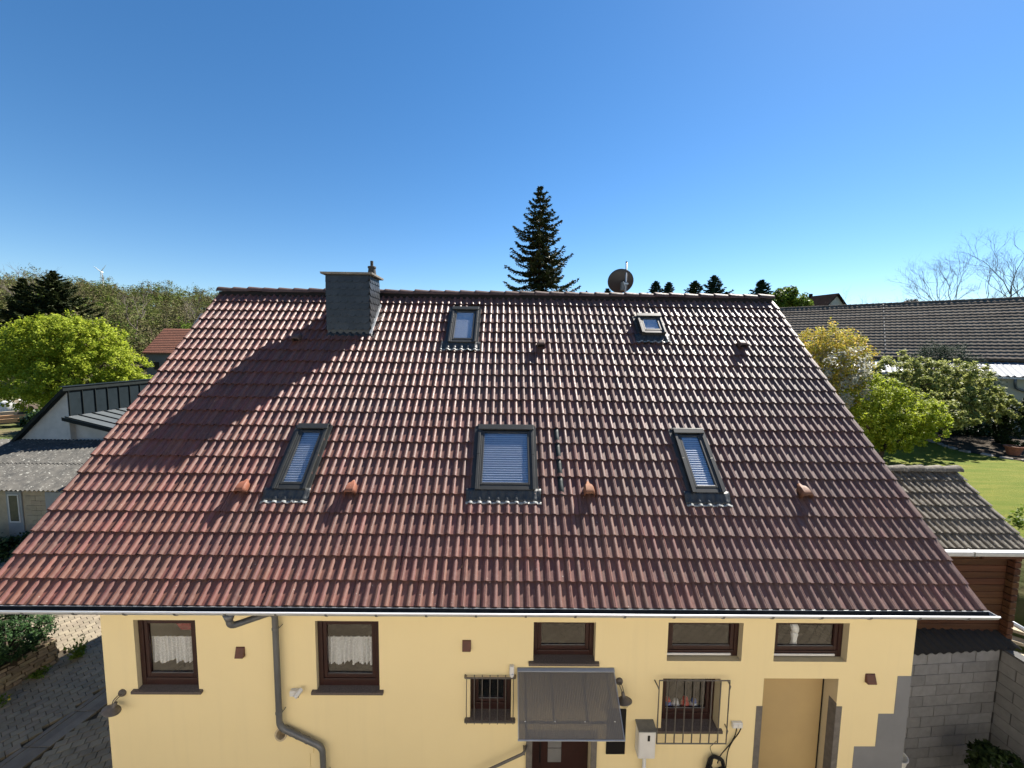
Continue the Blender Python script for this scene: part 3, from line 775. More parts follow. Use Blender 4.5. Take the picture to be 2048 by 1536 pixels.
# ================================================================== things on the facade
# door canopy
cn = thing('door_canopy', (8.11, YW, -1.8), 'smoky polycarbonate canopy with aluminium edge above the front door', 'canopy')
CW0, CW1 = 7.386, 8.842; c_top, c_bot = Vector((0,YW-.005,-1.285)), Vector((0,-.205,-1.785))
cdir = (c_bot-c_top); clen = cdir.length; cdir.normalize(); cnor = Vector((0, cdir.z, -cdir.y)).normalized(); cnor = -cnor if cnor.z < 0 else cnor
def CP(x, s, h): return Vector((x, 0, 0)) + c_top + cdir*s + cnor*h
sh = MB(CP); nrib = 58
top = []; 
for i in range(nrib*2+1):
    x = CW0+.012 + (CW1-CW0-.024)*i/(nrib*2); top.append((x, .003 if i % 2 else 0.0))
sh.loft([[(x, .03, .008+h) for x, h in top], [(x, clen-.012, .008+h) for x, h in top]], closed=False, caps=False)
sh.add([(CW0+.012,.03,-.008),(CW1-.012,.03,-.008),(CW1-.012,clen-.012,-.008),(CW0+.012,clen-.012,-.008)], [(0,1,2,3)])
sh.build('polycarbonate_sheet', m_smoky, cn)
MB(CP).box(CW0-.004, CW1+.004, -.01, .045, -.02, .022).build('wall_rail', m_rail, cn, bevel=.004)
MB(CP).box(CW0-.004, CW1+.004, clen-.014, clen+.004, -.014, .016).build('front_rail', m_rail, cn, bevel=.003)
for x in (CW0, CW1-.01): MB(CP).box(x, x+.01, .045, clen-.014, -.012, .016).build('edge_profile', m_rail, cn)
for x in (CW0+.1, CW1-.13):
    b = MB(CP); b.box(x, x+.03, .03, clen-.02, -.05, -.012); b.build('support_arm', m_steel, cn)
    MB().tube([(x+.015,YW,-1.95),(x+.015,.25,-1.62),(x+.015,.0,-1.67)], .014, 8).build('brace', m_steel, cn)
MB(CP).box(CW0+.02, CW1-.02, clen*.74, clen*.74+.03, -.045, -.012).build('cross_bar', m_steel, cn)
for k in range(4):
    x = CW0+.1 + k*.418; p = CP(x, clen*.74+.015, .012)
    MB().lathe(p, [(.012,0),(.014,.004),(.006,.010)], 10, Matrix.Rotation(-rad(37),3,'X')).build('screw', m_white, cn)
for k in (1, 2):
    MB(CP).box(CW0+.02+k*.47, CW0+.05+k*.47, .05, clen*.74, -.03, -.012).build('purlin', m_steel, cn)

m_lampgrey = M('lamp_grey', (.16, .14, .125), (.11, .10, .09), 14, .5, .4, metal=.3)
m_lampglass = glassmat('lamp_glass', (.9,.9,.88), 1.45, .06, .05)
def lamp(x, z, dx, dy, dz, label, tilt):
    l = thing('wall_lamp', (x, YW, z), label, 'lamp')
    MB().lathe((x, YW, z), [(.055,0),(.055,.018),(.045,.032),(.02,.036)], 18, Matrix.Rotation(rad(90),3,'X')).build('wall_plate', m_lampgrey, l, autos=40)
    e = Vector((x+dx, YW+dy, z+dz))
    for off in (-.018, .018):
        MB().tube(arc_path([(x+off,YW-.03,z),(x+off+dx*.2,YW-.12,z-.01),(e.x+off*.4,e.y,e.z+.06)], .06), .007, 6).build('arm', m_lampgrey, l)
    R = Matrix.Rotation(rad(tilt[0]),3,'X') @ Matrix.Rotation(rad(tilt[1]),3,'Y')
    MB().lathe(e, [(.02,.085),(.025,.07),(.027,.03),(.04,.02),(.085,-.008),(.115,-.034),(.118,-.038),(.112,-.034),(.08,-.01),(.02,.0)], 24, R).build('shade', m_lampgrey, l, smooth=True)
    MB().lathe(e, [(.04,-.02),(.055,-.06),(.05,-.10),(.02,-.125)], 18, R).build('glass_globe', m_lampglass, l, smooth=True)
lamp(1.46, -1.70, -.035, -.13, -.13, 'grey gooseneck wall lamp near the left corner of the yellow house', (-12, 25))
lamp(8.93, -1.48, .03, -.16, -.14, 'grey gooseneck wall lamp just right of the door canopy', (-14, -8))

# security camera beside the downpipe
sc_ = thing('security_camera', (4.1, YW, -1.66), 'white security camera on the wall right of the downpipe', 'camera')
MB().box(3.985, 4.10, YW-.07, YW, -1.70, -1.615).build('junction_box', m_white, sc_, bevel=.01)
MB().tube([(4.10,YW-.04,-1.65),(4.14,YW-.08,-1.63)], .014, 8).build('arm', m_white, sc_)
cr = Matrix.Rotation(rad(-30),3,'Z') @ Matrix.Rotation(rad(115),3,'X')
MB().lathe((4.15,YW-.06,-1.60), [(.030,-.02),(.033,0),(.033,.10),(.028,.104)], 16, cr).build('camera_body', m_white, sc_, autos=40)
MB().tube([(4.09,YW-.003,-1.73),(4.08,YW-.003,-1.77)], .008, 6).build('cable_scar', m_lampgrey, sc_)
# motion sensor
ms = thing('motion_sensor', (7.30, YW, -1.3), 'small white motion sensor above the corner of the narrow barred window', 'sensor')
MB().box(7.265, 7.335, YW-.06, YW, -1.345, -1.215).build('housing', m_white, ms, bevel=.01)
MB().lathe((7.30, YW-.055, -1.345), [(.03,.02),(.034,0),(.028,-.022),(.012,-.034)], 14).build('lens', m_white, ms, smooth=True)
# meter cabinet
mc = thing('meter_cabinet', (9.37, YW, -2.6), 'white electricity cabinet on a pipe between canopy and barred window', 'cabinet')
MB().box(9.21, 9.465, YW-.16, YW-.001, -2.60, -2.135).build('cabinet_body', m_white, mc, bevel=.008)
MB().prism([(9.20,YW,-2.13),(9.475,YW,-2.13),(9.475,YW-.175,-2.15),(9.20,YW-.175,-2.15)],[(9.20,YW,-2.11),(9.475,YW,-2.11),(9.475,YW-.175,-2.135),(9.20,YW-.175,-2.135)]).build('lid', m_zincgrey, mc)
MB().box(9.225, 9.45, YW-.168, YW-.161, -2.585, -2.165).build('door_panel', m_white, mc, bevel=.003)
MB().box(9.34, 9.375, YW-.172, YW-.168, -2.30, -2.21).build('lock', m_black, mc)
MB().tube([(9.34,YW-.07,-2.60),(9.34,YW-.07,YZ-.02)], .028, 10).build('conduit', m_white, mc, smooth=True)
# black board beside the door
bp_ = MB().box(8.765, 9.055, YW-.02, YW-.001, -2.68, -1.935); o = bp_.build('letter_board', m_black, None, bevel=.004)
tag(o, 'flat black board on the wall half hidden behind the canopy', 'board')
# socket box with cables
sk = thing('socket_box', (10.76, YW, -2.2), 'white twin socket box right of the wide barred window', 'socket')
MB().box(10.68, 10.835, YW-.05, YW-.001, -2.215, -2.125).build('housing', m_white, sk, bevel=.008)
for x in (10.72, 10.795): MB().box(x-.032, x+.032, YW-.058, YW-.051, -2.20, -2.14).build('flap', m_white, sk, bevel=.004)
def cable(name, pts, r, label, cat):
    P_ = []
    pts = [Vector(p) for p in pts]
    for i in range(len(pts)-1):
        p0, p1, p2, p3 = pts[max(i-1,0)], pts[i], pts[i+1], pts[min(i+2,len(pts)-1)]
        for k in range(6):
            t = k/6; P_.append(.5*((2*p1)+(-p0+p2)*t+(2*p0-5*p1+4*p2-p3)*t*t+(-p0+3*p1-3*p2+p3)*t**3))
    P_.append(pts[-1])
    o = MB().tube(P_, r, 6).build(name, m_black, None, smooth=True); tag(o, label, cat)
cable('power_cable', [(10.735,YW-.06,-2.20),(10.72,YW-.05,-2.33),(10.66,YW-.03,-2.5),(10.52,YW-.05,-2.66),(10.45,YW-.10,-2.74)], .008, 'black cable crossing from the socket box left flap to the coil', 'cable')
cable('power_cable', [(10.80,YW-.06,-2.20),(10.78,YW-.03,-2.32),(10.70,YW-.03,-2.45),(10.64,YW-.03,-2.62),(10.62,YW-.04,-2.9)], .008, 'black cable hanging down from the socket box right flap', 'cable')
cable('thin_wire', [(10.46,YW-.02,-2.45),(10.42,YW-.02,-2.5),(10.37,YW-.02,-2.56),(10.40,YW-.05,-2.66)], .004, 'thin dark wire dangling beneath the wide barred window', 'wire')
cc_ = thing('cable_coil', (10.45, YW-.08, -3.0), 'coiled black cable hanging on the yellow wall at the bottom edge', 'cable coil')
for k in range(7):
    rr = .10 + .012*k; cy_ = YW-.05-.012*(k % 4); cz_ = -2.80-.008*k+random.uniform(-.01,.01); cx_ = 10.45+random.uniform(-.02,.02)
    MB().tube([(cx_+rr*.85*math.cos(2*math.pi*q/24), cy_+.015*math.sin(q), cz_+rr*1.15*math.sin(2*math.pi*q/24)) for q in range(25)], .011, 6).build('loop', m_black, cc_, smooth=True)
# hand rail
hr = thing('handrail', (7.2, .3, YZ), 'grey tubular handrail rising to the front door', 'rail')
MB().tube(arc_path([(6.80,.30,YZ),(6.80,.30,-2.88),(7.50,.30,-2.52),(7.53,.40,-2.51)], .05), .020, 10).build('rail', m_steel, hr, smooth=True)
MB().tube([(7.50,.30,-2.545),(7.50,YW+.005,-2.56)], .012, 8).build('bracket', m_steel, hr)

# figurine and ornaments behind the panes
m_porc = M('white_porcelain', (.72,.72,.72), None, rough=.35, spec=.5)
fg = thing('figurine', (11.72, YW+.22, -1.07), 'white figurine standing behind the pane of the rightmost upper window', 'figurine')
MB().lathe((11.72,YW+.225,-1.08), [(.055,0),(.05,.03),(.038,.10),(.045,.17),(.052,.21),(.04,.24)], 16).build('body', m_porc, fg, smooth=True)
MB().lathe((11.735,YW+.215,-.845), [(.02,0),(.05,.03),(.062,.08),(.055,.13),(.02,.165)], 16, Matrix.Rotation(rad(-18),3,'Y')).build('head', m_porc, fg, smooth=True)
MB().box(11.3, 12.34, YW+.17, YW+.5, -1.10, -1.085).build('window_board', m_dark, house)
MB().box(9.62, 10.46, YW+.24, YW+.5, -2.20, -2.185).build('window_board', m_dark, house)
m_red = M('red_glaze', (.42,.025,.02), None, rough=.3); m_blue = M('blue_glaze', (.03,.10,.38), None, rough=.3)
def orn(x, m1, m2, h, label, name):
    t = thing(name, (x, YW+.26, -2.185), label, 'ornament')
    MB().lathe((x,YW+.26,-2.184), [(.05,0),(.065,.03),(.06,h*.45),(.035,h*.6)], 14).build('body', m1, t, smooth=True)
    MB().lathe((x,YW+.26,-2.184+h*.58), [(.03,0),(.045,.025),(.035,.06),(.008,h*.3)], 14).build('top', m2, t, smooth=True)
orn(9.80, m_blue, m_red, .22, 'blue and red ornament at the left behind the wide barred window', 'ornament')
orn(9.93, m_porc, m_porc, .17, 'plain white ornament behind the wide barred window', 'ornament')
orn(10.08, m_red, m_red, .24, 'all red ornament in the middle behind the wide barred window', 'ornament')
orn(10.22, m_porc, m_blue, .18, 'white ornament with blue top behind the wide barred window', 'ornament')

# satellite dish behind the ridge
sd = thing('satellite_dish', (10.33, 5.85, 4.2), 'dark grey satellite dish on a pole seen from behind above the ridge', 'satellite dish')
m_dish = M('dish_grey', (.035,.035,.038), (.028,.028,.03), 6, .5, .4)
DR = Matrix.Rotation(rad(-12),3,'Z') @ Matrix.Rotation(rad(-62),3,'X')
MB().lathe((10.24,5.98,5.38), [(.02,-.055),(.12,-.048),(.22,-.03),(.31,-.004),(.345,.012),(.345,.016),(.31,.002),(.2,-.026),(.02,-.05)], 36, DR).build('reflector', m_dish, sd, smooth=True)
MB().tube([(10.35,5.85,4.1),(10.35,5.85,5.86)], .024, 10).build('mast', m_zinc, sd, smooth=True)
MB().lathe((10.35,5.85,5.85), [(.027,0),(.028,.03),(.01,.04)], 10).build('mast_cap', m_black, sd)
MB().box(10.22, 10.38, 5.80, 5.93, 5.12, 5.34).build('clamp', m_zincgrey, sd, bevel=.01)
MB().box(10.28, 10.40, 5.78, 5.90, 5.27, 5.31).build('clamp_bolt', m_zinc, sd)
MB().tube([(10.27,5.8,5.35),(10.33,5.78,5.2),(10.31,5.8,5.02),(10.36,5.83,4.8)], .008, 6).build('cable', m_white, sd)

# ================================================================== log cabin right of the house
cab = thing('log_cabin', (15.3, 3.6, -1.8), 'dark brown plank cabin with a mossy grey tiled roof right of the house', 'cabin')
m_plank = M('stained_plank', (.085, .036, .017), (.055, .024, .012), 3, .75, .25, .18, .01, .4, 30, stretch=(.6,6,9))
CE_Y, CE_Z, CR_Y, CR_Z = 1.88, -.05, 3.32, 1.02
cpt = math.atan2(CR_Z-CE_Z, CR_Y-CE_Y); cs, sn = math.cos(cpt), math.sin(cpt); clen2 = math.hypot(CR_Z-CE_Z, CR_Y-CE_Y)
def KP(x, s, h): return Vector((x, CE_Y + s*cs - h*sn, CE_Z + s*sn + h*cs))
# wall planks
zt = -.14; k = 0
while zt > -1.9:
    MB().box(12.9, 17.0, 2.13-.012*(k % 2)*0, 2.19, zt-.128, zt).build('plank', m_plank, cab, bevel=.018)
    for y0_, y1_ in ((2.0, 2.13),): MB().box(16.86, 16.985, y0_, y1_, zt-.123, zt-.005).build('log_end', m_plank, cab, bevel=.012)
    zt -= .133; k += 1
MB().box(12.9, 16.97, 2.2, 4.7, -4.6, -.1).build('core', m_plank, cab)
MB().add([(16.975,2.2,-.1),(16.975,4.7,-.1),(16.975,3.32,.95)], [(0,1,2)]).build('gable_boards', m_plank, cab)
# roof
crf = MB(); 
crf.prism([KP(12.9,0,-.07),KP(17.05,0,-.07),KP(17.05,clen2,-.07),KP(12.9,clen2,-.07)],[KP(12.9,0,-.10),KP(17.05,0,-.10),KP(17.05,clen2,-.10),KP(12.9,clen2,-.10)])
def KB(x,s,h):
    p = KP(x,s,h); return Vector((x, 2*CR_Y-p.y, p.z))
crf.prism([KB(12.9,0,-.03),KB(17.05,0,-.03),KB(17.05,clen2,-.03),KB(12.9,clen2,-.03)],[KB(12.9,0,-.06),KB(17.05,0,-.06),KB(17.05,clen2,-.06),KB(12.9,clen2,-.06)])
croof = crf.build('roof', m_oldtile, cab)
ce = clen2/6
ct = tile_shape(2, ce+.03, .048); cme = ct.mesh('old_tile', m_oldtile); cme.polygons.foreach_set('use_smooth', [True]*len(cme.polygons))
try: cme.set_sharp_from_angle(angle=rad(38))
except Exception: pass
for r in range(6):
    for j in range(8):
        x = 17.08-.3*(j+1)
        if x < 14.6: continue
        place('tile', cme, KP(x+random.gauss(0,.002), r*ce+random.gauss(0,.004), random.gauss(0,.003)), croof, (cpt,0,random.gauss(0,.006)))
for k in range(6):
    xa = 17.10 - k*.40; mb = MB(); rr = []
    for x, r in ((xa,.108),(xa-.03,.128),(xa-.07,.124),(xa-.40,.090)):
        rr.append([(x, CR_Y - r*math.cos(math.pi*q/9), CR_Z-.045+r*.9*math.sin(math.pi*q/9)) for q in range(10)])
    mb.loft(rr, closed=False, caps=False); mb.add(rr[0], [tuple(range(10))]); mb.build('ridge_tile', m_oldtile, croof, autos=40)
cg = MB(); cg.loft([[(x, CE_Y-.075-.055*math.cos(math.pi*q/8), CE_Z-.055-.055*math.sin(math.pi*q/8)) for q in range(9)] for x in (12.9, 17.0)], closed=False, caps=False)
m_gutwhite = M('pale_gutter', (.50,.50,.50), (.42,.42,.42), 8, .4, .5)
o = MB().box(13.9, 16.95, CE_Y-.13, CE_Y-.02, CE_Z-.12, CE_Z-.03).build('gutter', m_gutwhite, cab, bevel=.02)
for x in (15.75, 16.9): MB().box(x-.012, x+.012, CE_Y-.134, CE_Y-.015, CE_Z-.124, CE_Z-.027).build('gutter_bracket', m_zincgrey, cab)
MB().box(16.2, 17.25, 1.98, 2.13, -.34, -.22).build('beam', m_plank, cab, bevel=.02)

# ================================================================== block wall with corrugated strip roof
bw = thing('block_wall', (15.3, 1.75, YZ-.05), 'grey hollow block wall with a dark corrugated strip of roof beside the house', 'wall')
m_block = M('concrete_block', (.23,.23,.232), (.19,.19,.192), 8, .95, .15, .12, 0, .6, 60, .01)
m_mortar = M('mortar', (.075,.075,.075), None, rough=.95)
phi = math.atan(.072); cf, sf = math.cos(phi), math.sin(phi); BX0, BY0 = 13.30, 1.62
def BWp(a, d, z): return Vector((BX0 + a*cf - d*sf, BY0 + a*sf + d*cf, z))
MB(BWp).box(0, 3.31, .012, .2, YZ-.05, -2.03).build('mortar_core', m_mortar, bw)
bl_h = .2135
bme = MB(); bme.box(-.243,.243,0,.05,-.1015,.1015); bmesh_ = bme.mesh('block', m_block)
for r in range(12):
    zc = -2.06 - bl_h*r
    off = .25 if r % 2 else 0
    for k in range(8):
        a0 = 3.30 - .5*(k+1) + off; a1 = a0+.488
        a0c, a1c = max(a0, .02), min(a1, 3.30)
        if a1c-a0c < .04: continue
        p = BWp((a0c+a1c)/2, random.gauss(0,.0015), zc-bl_h/2)
        o = place('block', bmesh_, p, bw, (0, 0, phi)); o.scale = ((a1c-a0c)/.486, 1, 1)
        if r == 0: pass
# right return wall towards the camera
RX, RY = BWp(3.31, 0, 0).x, BWp(3.31, 0, 0).y
rme = MB(); rme.box(0,.05,-.243,.243,-.1015,.1015); rm = rme.mesh('block', m_block)
MB().box(RX+.012, RX+.2, -1.2, RY+.25, YZ-.05, -2.03).build('mortar_core', m_mortar, bw)
for r in range(12):
    zc = -2.06-bl_h*(r+.5)
    for k in range(5):
        y = RY-.26-.5*k - (.25 if r % 2 else 0)
        place('block', rm, (RX+random.gauss(0,.0015), y, zc), bw)
    if r % 2: place('block', rm, (RX, RY-.125, zc), bw, scale=(1,.5,1))
m_corr = M('black_corrugated', (.012,.011,.012), (.008,.008,.008), 12, .8, .3, bump=.3, bscale=30)
cor = MB(); n = 150; lo = []; hi = []
for i in range(n+1):
    a_ = -.1 + 3.75*i/n; w_ = .022*math.cos(2*math.pi*a_/.177)
    lo.append(tuple(BWp(a_, -.07, -2.00+w_))); hi.append(tuple(BWp(a_, .72, -1.70+w_)))
cor.loft([lo, hi], closed=False, caps=False); o = cor.build('corrugated_sheet', m_corr, bw, smooth=True); o.modifiers.new('s','SOLIDIFY').thickness = .008

# timber boards stacked past the block wall
m_timber = M('weathered_timber', (.42,.36,.26), (.30,.25,.18), 4, .85, .2, .2, .01, .3, 40, stretch=(1,8,8))
for k, (x, y, z, l_, w_, rz, lab) in enumerate(((17.35,2.55,-2.02,2.6,.20,-38,'topmost pale board of the stack by the cabin corner'),(17.50,2.25,-2.20,2.6,.22,-34,'middle pale board of the stack by the cabin corner'),(17.45,1.95,-2.36,2.6,.16,-33,'lowest pale board of the stack by the cabin corner'))):
    mb = MB().box(-.2, l_-.2, -w_/2, w_/2, -.03, .03); me = mb.mesh('board', m_timber)
    o = place('board', me, (x,y,z), None, (0,rad(4),rad(rz))); tag(o, lab, 'board', 'boards by the cabin')
o = MB().tube([(17.15,2.45,-1.72),(17.55,2.2,-1.95),(19.0,1.3,-2.1)], .045, 10).build('grey_pipe', m_zinc, None, smooth=True); tag(o, 'shiny grey pipe lying from the cabin corner to the frame edge', 'pipe')
# ================================================================== stone wall, hedge and weeds left of the lane
m_stone = M('sandstone', (.26,.20,.13), (.17,.135,.095), 7, .95, .15, .28, .015, .6, 30, .02)
m_soil = M('dark_soil', (.05,.038,.025), (.035,.027,.02), 5, .95, .1)
sw = thing('stone_wall', (-4.5, 3.3, YZ), 'low dry stone wall of sandstone holding the hedge bed', 'wall')
def SWp(t, d, z):      # along the face, out of it
    p = Vector((-4.62+t*.28, 2.3+t*.96, z)) ; return p + Vector((.96*d, -.28*d, 0))
MB(SWp).box(-1.6, 2.12, -.45, -.05, YZ-.05, YZ+.62).build('core', m_soil, sw)
for r in range(8):
    z = YZ-.045 + r*.084; t = -1.5
    while t < 2.1:
        l_ = random.uniform(.12,.34); h_ = .084-random.uniform(.004,.016); d_ = random.uniform(-.02,.035) - .03*r/7
        mb = MB(SWp); j = lambda: random.uniform(-.012,.012)
        l_ = min(l_, 2.14-t)
        if l_ > .04:
            lo = [(t+.005+j()*.3,-.06,z),(t+l_-.006+j()*.3,-.06,z),(t+l_-.008,d_+j(),z+j()*.4),(t+.008,d_+j(),z+j()*.4)]
            hi = [(t+.006,-.06,z+h_),(t+l_-.006,-.06,z+h_),(t+l_-.012,d_-.008+j(),z+h_+j()*.4),(t+.012,d_-.008+j(),z+h_+j()*.4)]
            mb.prism(lo, hi); mb.build('stone', m_stone, sw, bevel=.012)
        t += l_
for r in range(8):   # short return at the far end
    z = YZ-.045 + r*.084; t = 0
    while t < .8:
        l_ = random.uniform(.15,.3); p0 = SWp(2.12,-.02,0); u_ = Vector((-.96,.28,0)); o_ = Vector((.28,.96,0))
        a_ = p0+u_*(t+.004); b_ = p0+u_*(t+l_-.006); d_ = random.uniform(0,.04)
        MB().prism([tuple(a_+Vector((0,0,z))),tuple(b_+Vector((0,0,z))),tuple(b_+o_*d_+Vector((0,0,z))),tuple(a_+o_*d_+Vector((0,0,z)))],
                   [tuple(a_+Vector((0,0,z+.075))),tuple(b_+Vector((0,0,z+.075))),tuple(b_+o_*(d_-.01)+Vector((0,0,z+.075))),tuple(a_+o_*(d_-.01)+Vector((0,0,z+.075)))]).build('stone', m_stone, sw)
        t += l_
MB().box(-9.5, -5.15, -1, 4.6, YZ-.05, YZ+.5).build('bed_soil', m_soil, sw)

# ------------------------------------------------------------------ foliage generators
def rand_dir(n):
    v = rng.normal(size=(n,3)); return v/np.linalg.norm(v, axis=1, keepdims=True)
def leaf_quads(C, size, up=.5, aspect=.6, out=None):
    n = len(C); N = rand_dir(n); N[:,2] = np.abs(N[:,2])*(1+up)
    if out is not None: N = N + out
    N /= np.linalg.norm(N, axis=1, keepdims=True)
    T = rand_dir(n); T -= N*(N*T).sum(1, keepdims=True); T /= np.linalg.norm(T, axis=1, keepdims=True); B = np.cross(N, T)
    s = (size*rng.uniform(.6, 1.35, n))[:,None]; a = s*T; b = s*aspect*B
    return np.stack([C-a, C-b*1.0-a*.1, C+a, C+b-a*.1], 1)
def blob_points(blobs, n, clump=.16, nclump=None, shell=.55, rough=.0):
    blobs = np.array(blobs, float); vol = blobs[:,3]*blobs[:,4]*blobs[:,5]; pr = vol**(2/3); pr /= pr.sum()
    nc = nclump or max(20, n//45)
    k = rng.choice(len(blobs), nc, p=pr); d = rand_dir(nc); r = (shell + (1-shell)*rng.random(nc)**.6)*rng.uniform(.86,1.1,nc)
    cc = blobs[k,:3] + d*r[:,None]*blobs[k,3:6]; od = d
    j = rng.integers(0, nc, n); rad_ = clump*np.cbrt(vol[k[j]])
    P_ = cc[j] + rng.normal(size=(n,3))*rad_[:,None]*.55
    return P_, od[j]
def twig(mb, p, d, length, r, depth, spread=.5, n=3, up=.1):
    q = p + d*length; mid = p + d*length*.5 + Vector(rng.normal(size=3))*length*.05
    mb.tube([p, mid, q], [r, r*.8, r*.6], 5 if r > .03 else 3, caps=False)
    if depth == 0: return
    for k in range(n):
        nd = (d + Vector(rng.normal(size=3))*spread + Vector((0,0,up))).normalized()
        st = p.lerp(q, random.uniform(.55, 1.0)); twig(mb, st, nd, length*random.uniform(.6,.82), r*.55, depth-1, spread, n, up)
m_bark = M('bark', (.085,.065,.05), (.055,.043,.034), 14, .95, .1, bump=.6, bscale=25, bdist=.02)
m_greybark = M('grey_bark', (.14,.12,.10), (.10,.085,.075), 14, .95, .1, bump=.4, bscale=25)
def tree(name, base, blobs, n, size, lm, label, cat='tree', group=None, trunk=.12, th=None, clump=.2, shell=.5, up=.5, aspect=.6, nclump=None, limbs=True, barkm=None):
    base = Vector(base); t = thing(name, base, label, cat, group)
    mb = MB(); bl = [Vector(b[:3]) for b in blobs]; c = sum(bl, Vector())/len(bl); th_ = th if th else max(.3, (min(b[2]-b[5]*.4 for b in blobs)-base.z))
    fork = base + Vector(((c.x-base.x)*.3, (c.y-base.y)*.3, th_))
    mb.tube([base-Vector((0,0,.15)), base.lerp(fork,.5)+Vector((.03,.02,0)), fork], [trunk*1.25, trunk, trunk*.85], 9)
    if limbs:
        for b in blobs:
            e = Vector(b[:3]); mid = fork.lerp(e,.5) + Vector((0,0,-.06*(e-fork).length))
            mb.tube([fork, mid, e], [trunk*.55, trunk*.38, trunk*.2], 6)
            for q in range(5):
                d_ = Vector(rand_dir(1)[0]); mb.tube([fork.lerp(e,random.uniform(.5,1)), e+Vector((d_.x*b[3],d_.y*b[4],d_.z*b[5]))*.8], [trunk*.16, trunk*.04], 4, caps=False)
    mb.build('trunk', barkm or m_bark, t, smooth=True)
    P_, od = blob_points(blobs, n, clump, nclump, shell)
    me = quads_mesh('crown', leaf_quads(P_, size, up, aspect, od*.5), lm, tuple(base))
    place('crown', me, base, t); return t

L_bright = leafmat('leaf_bright', (.20,.27,.016), (.38,.43,.05), .5, .35)
L_mid = leafmat('leaf_mid', (.075,.14,.016), (.15,.21,.03), .4, .3)
L_apple = leafmat('leaf_apple', (.14,.18,.03), (.42,.43,.15), .45, .4)
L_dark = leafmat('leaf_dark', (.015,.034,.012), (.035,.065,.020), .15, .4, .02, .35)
L_box = leafmat('leaf_box', (.010,.028,.009), (.034,.070,.020), .12, .5, .02, .5)
L_yellow = leafmat('leaf_golden', (.34,.38,.05), (.58,.40,.08), .4, .3, .03)
L_white = leafmat('blossom_white', (.42,.41,.36), (.34,.35,.27), .35, .2, .01)
L_needle = leafmat('needle', (.020,.032,.012), (.055,.066,.020), .12, .4, .015, .5)
L_cone = leafmat('cone_brown', (.075,.048,.026), (.11,.07,.035), .1, .3)
L_juniper = leafmat('juniper', (.018,.038,.022), (.036,.064,.034), .12, .3, .02, .8)
L_brown = leafmat('budding_twigs', (.105,.085,.045), (.12,.125,.045), .2, .35, .02, .8)
L_olive = leafmat('budding_leaves', (.10,.12,.030), (.14,.16,.045), .3, .35, .02, .7)
L_thuja = leafmat('thuja', (.014,.028,.009), (.032,.052,.014), .15, .35)

# hedge on the stone wall
hb_ = [(-5.35,2.6,-3.52,1.0,1.35,.62),(-4.78,3.95,-3.45,.80,.85,.68),(-5.7,4.3,-3.5,.8,.7,.65),(-4.9,3.2,-3.7,.55,.8,.5),(-6.3,3.6,-3.4,.9,1.2,.7)]
hd = thing('hedge', (-5.3,3.5,YZ+.5), 'dense dark green clipped hedge overhanging the stone wall', 'hedge')
P_, od = blob_points(hb_, 62000, .10, 2200, .75); place('foliage', quads_mesh('foliage', leaf_quads(P_, .029, .4, .55, od), L_box, (-5.3,3.5,YZ+.5)), (-5.3,3.5,YZ+.5), hd)
st = MB()
for b in hb_: st.tube([(b[0],b[1],YZ+.45), (b[0],b[1],b[2]+.2)], [.05,.02], 6); st.tube([(b[0],b[1],YZ+.6),(b[0]+b[3]*.6,b[1],b[2]+.2)], [.03,.01], 5)
st.build('stem', m_bark, hd)
def plant(base, n, h, spread, size, mt, label, name='weed', cat='plant', flowers=None):
    base = Vector(base); t = thing(name, base, label, cat); sm = MB(); C_ = []
    for k in range(n):
        d_ = Vector((random.gauss(0,spread), random.gauss(0,spread), h*random.uniform(.5,1.1))); sm.tube([base, base+d_*.6+Vector((0,0,.02)), base+d_], [.006,.004,.002], 4, caps=False)
        for q in range(8):
            C_.append(tuple(base + d_*random.uniform(.2,1.0) + Vector((random.gauss(0,size*.7),random.gauss(0,size*.7),random.gauss(0,size*.4)))))
    sm.build('stem', mt, t)
    place('foliage', quads_mesh('foliage', leaf_quads(np.array(C_), size, .6, .45), mt, tuple(base)), base, t)
    if flowers:
        F_ = np.array([C_[i] for i in rng.integers(0,len(C_),flowers)])+np.array((0,0,.05)); m_fl = M('yellow_petals', (.55,.40,.02), None, rough=.6)
        place('flower', quads_mesh('flower', leaf_quads(F_, .03, 1., 1.), m_fl, tuple(base)), base, t)
plant((-3.72,4.52,YZ), 26, .42, .12, .05, L_mid, 'green weed growing on the paving at the stone wall end')
plant((-4.02,3.0,YZ), 30, .22, .22, .035, L_mid, 'low weeds with yellow flowers at the foot of the stone wall', flowers=9)
plant((-4.05,3.9,YZ), 22, .2, .15, .035, L_mid, 'low dark weeds along the stone wall base')

# dark round shrub and things at the bottom right
tree('round_shrub', (15.75,1.05,YZ), [(15.72,1.02,-3.62,.36,.34,.34)], 6000, .035, L_thuja, 'dark rounded shrub in front of the block wall corner', 'shrub', trunk=.04, th=.5, clump=.12, shell=.8)
m_terra = M('terracotta', (.30,.12,.065), (.24,.10,.06), 9, .85, .2)
bk = thing('bucket', (14.05,1.15,-3.45), 'pale bucket rim at the bottom edge before the block wall', 'bucket')
MB().lathe((14.05,1.15,-3.72), [(.10,0),(.15,.25),(.16,.25),(.16,.265),(.145,.262),(.10,.03)], 20).build('pail', m_white, bk, autos=40)
st_ = thing('plant_stand', (14.05,1.15,YZ-.05), 'grey stand carrying the pale bucket', 'stand')
MB().box(13.9,14.2,1.0,1.3,YZ-.05,-3.722).build('stand_body', m_block, st_, bevel=.01)
dpp = thing('dry_plant', (13.0,.05,-3.2), 'tuft of brown dried plant at the bottom edge by the painted corner', 'plant')
MB().lathe((12.98,.10,-3.45), [(.09,0),(.13,.22),(.14,.22),(.14,.24),(.12,.235),(.09,.05)], 18).build('pot', m_terra, dpp, autos=40)
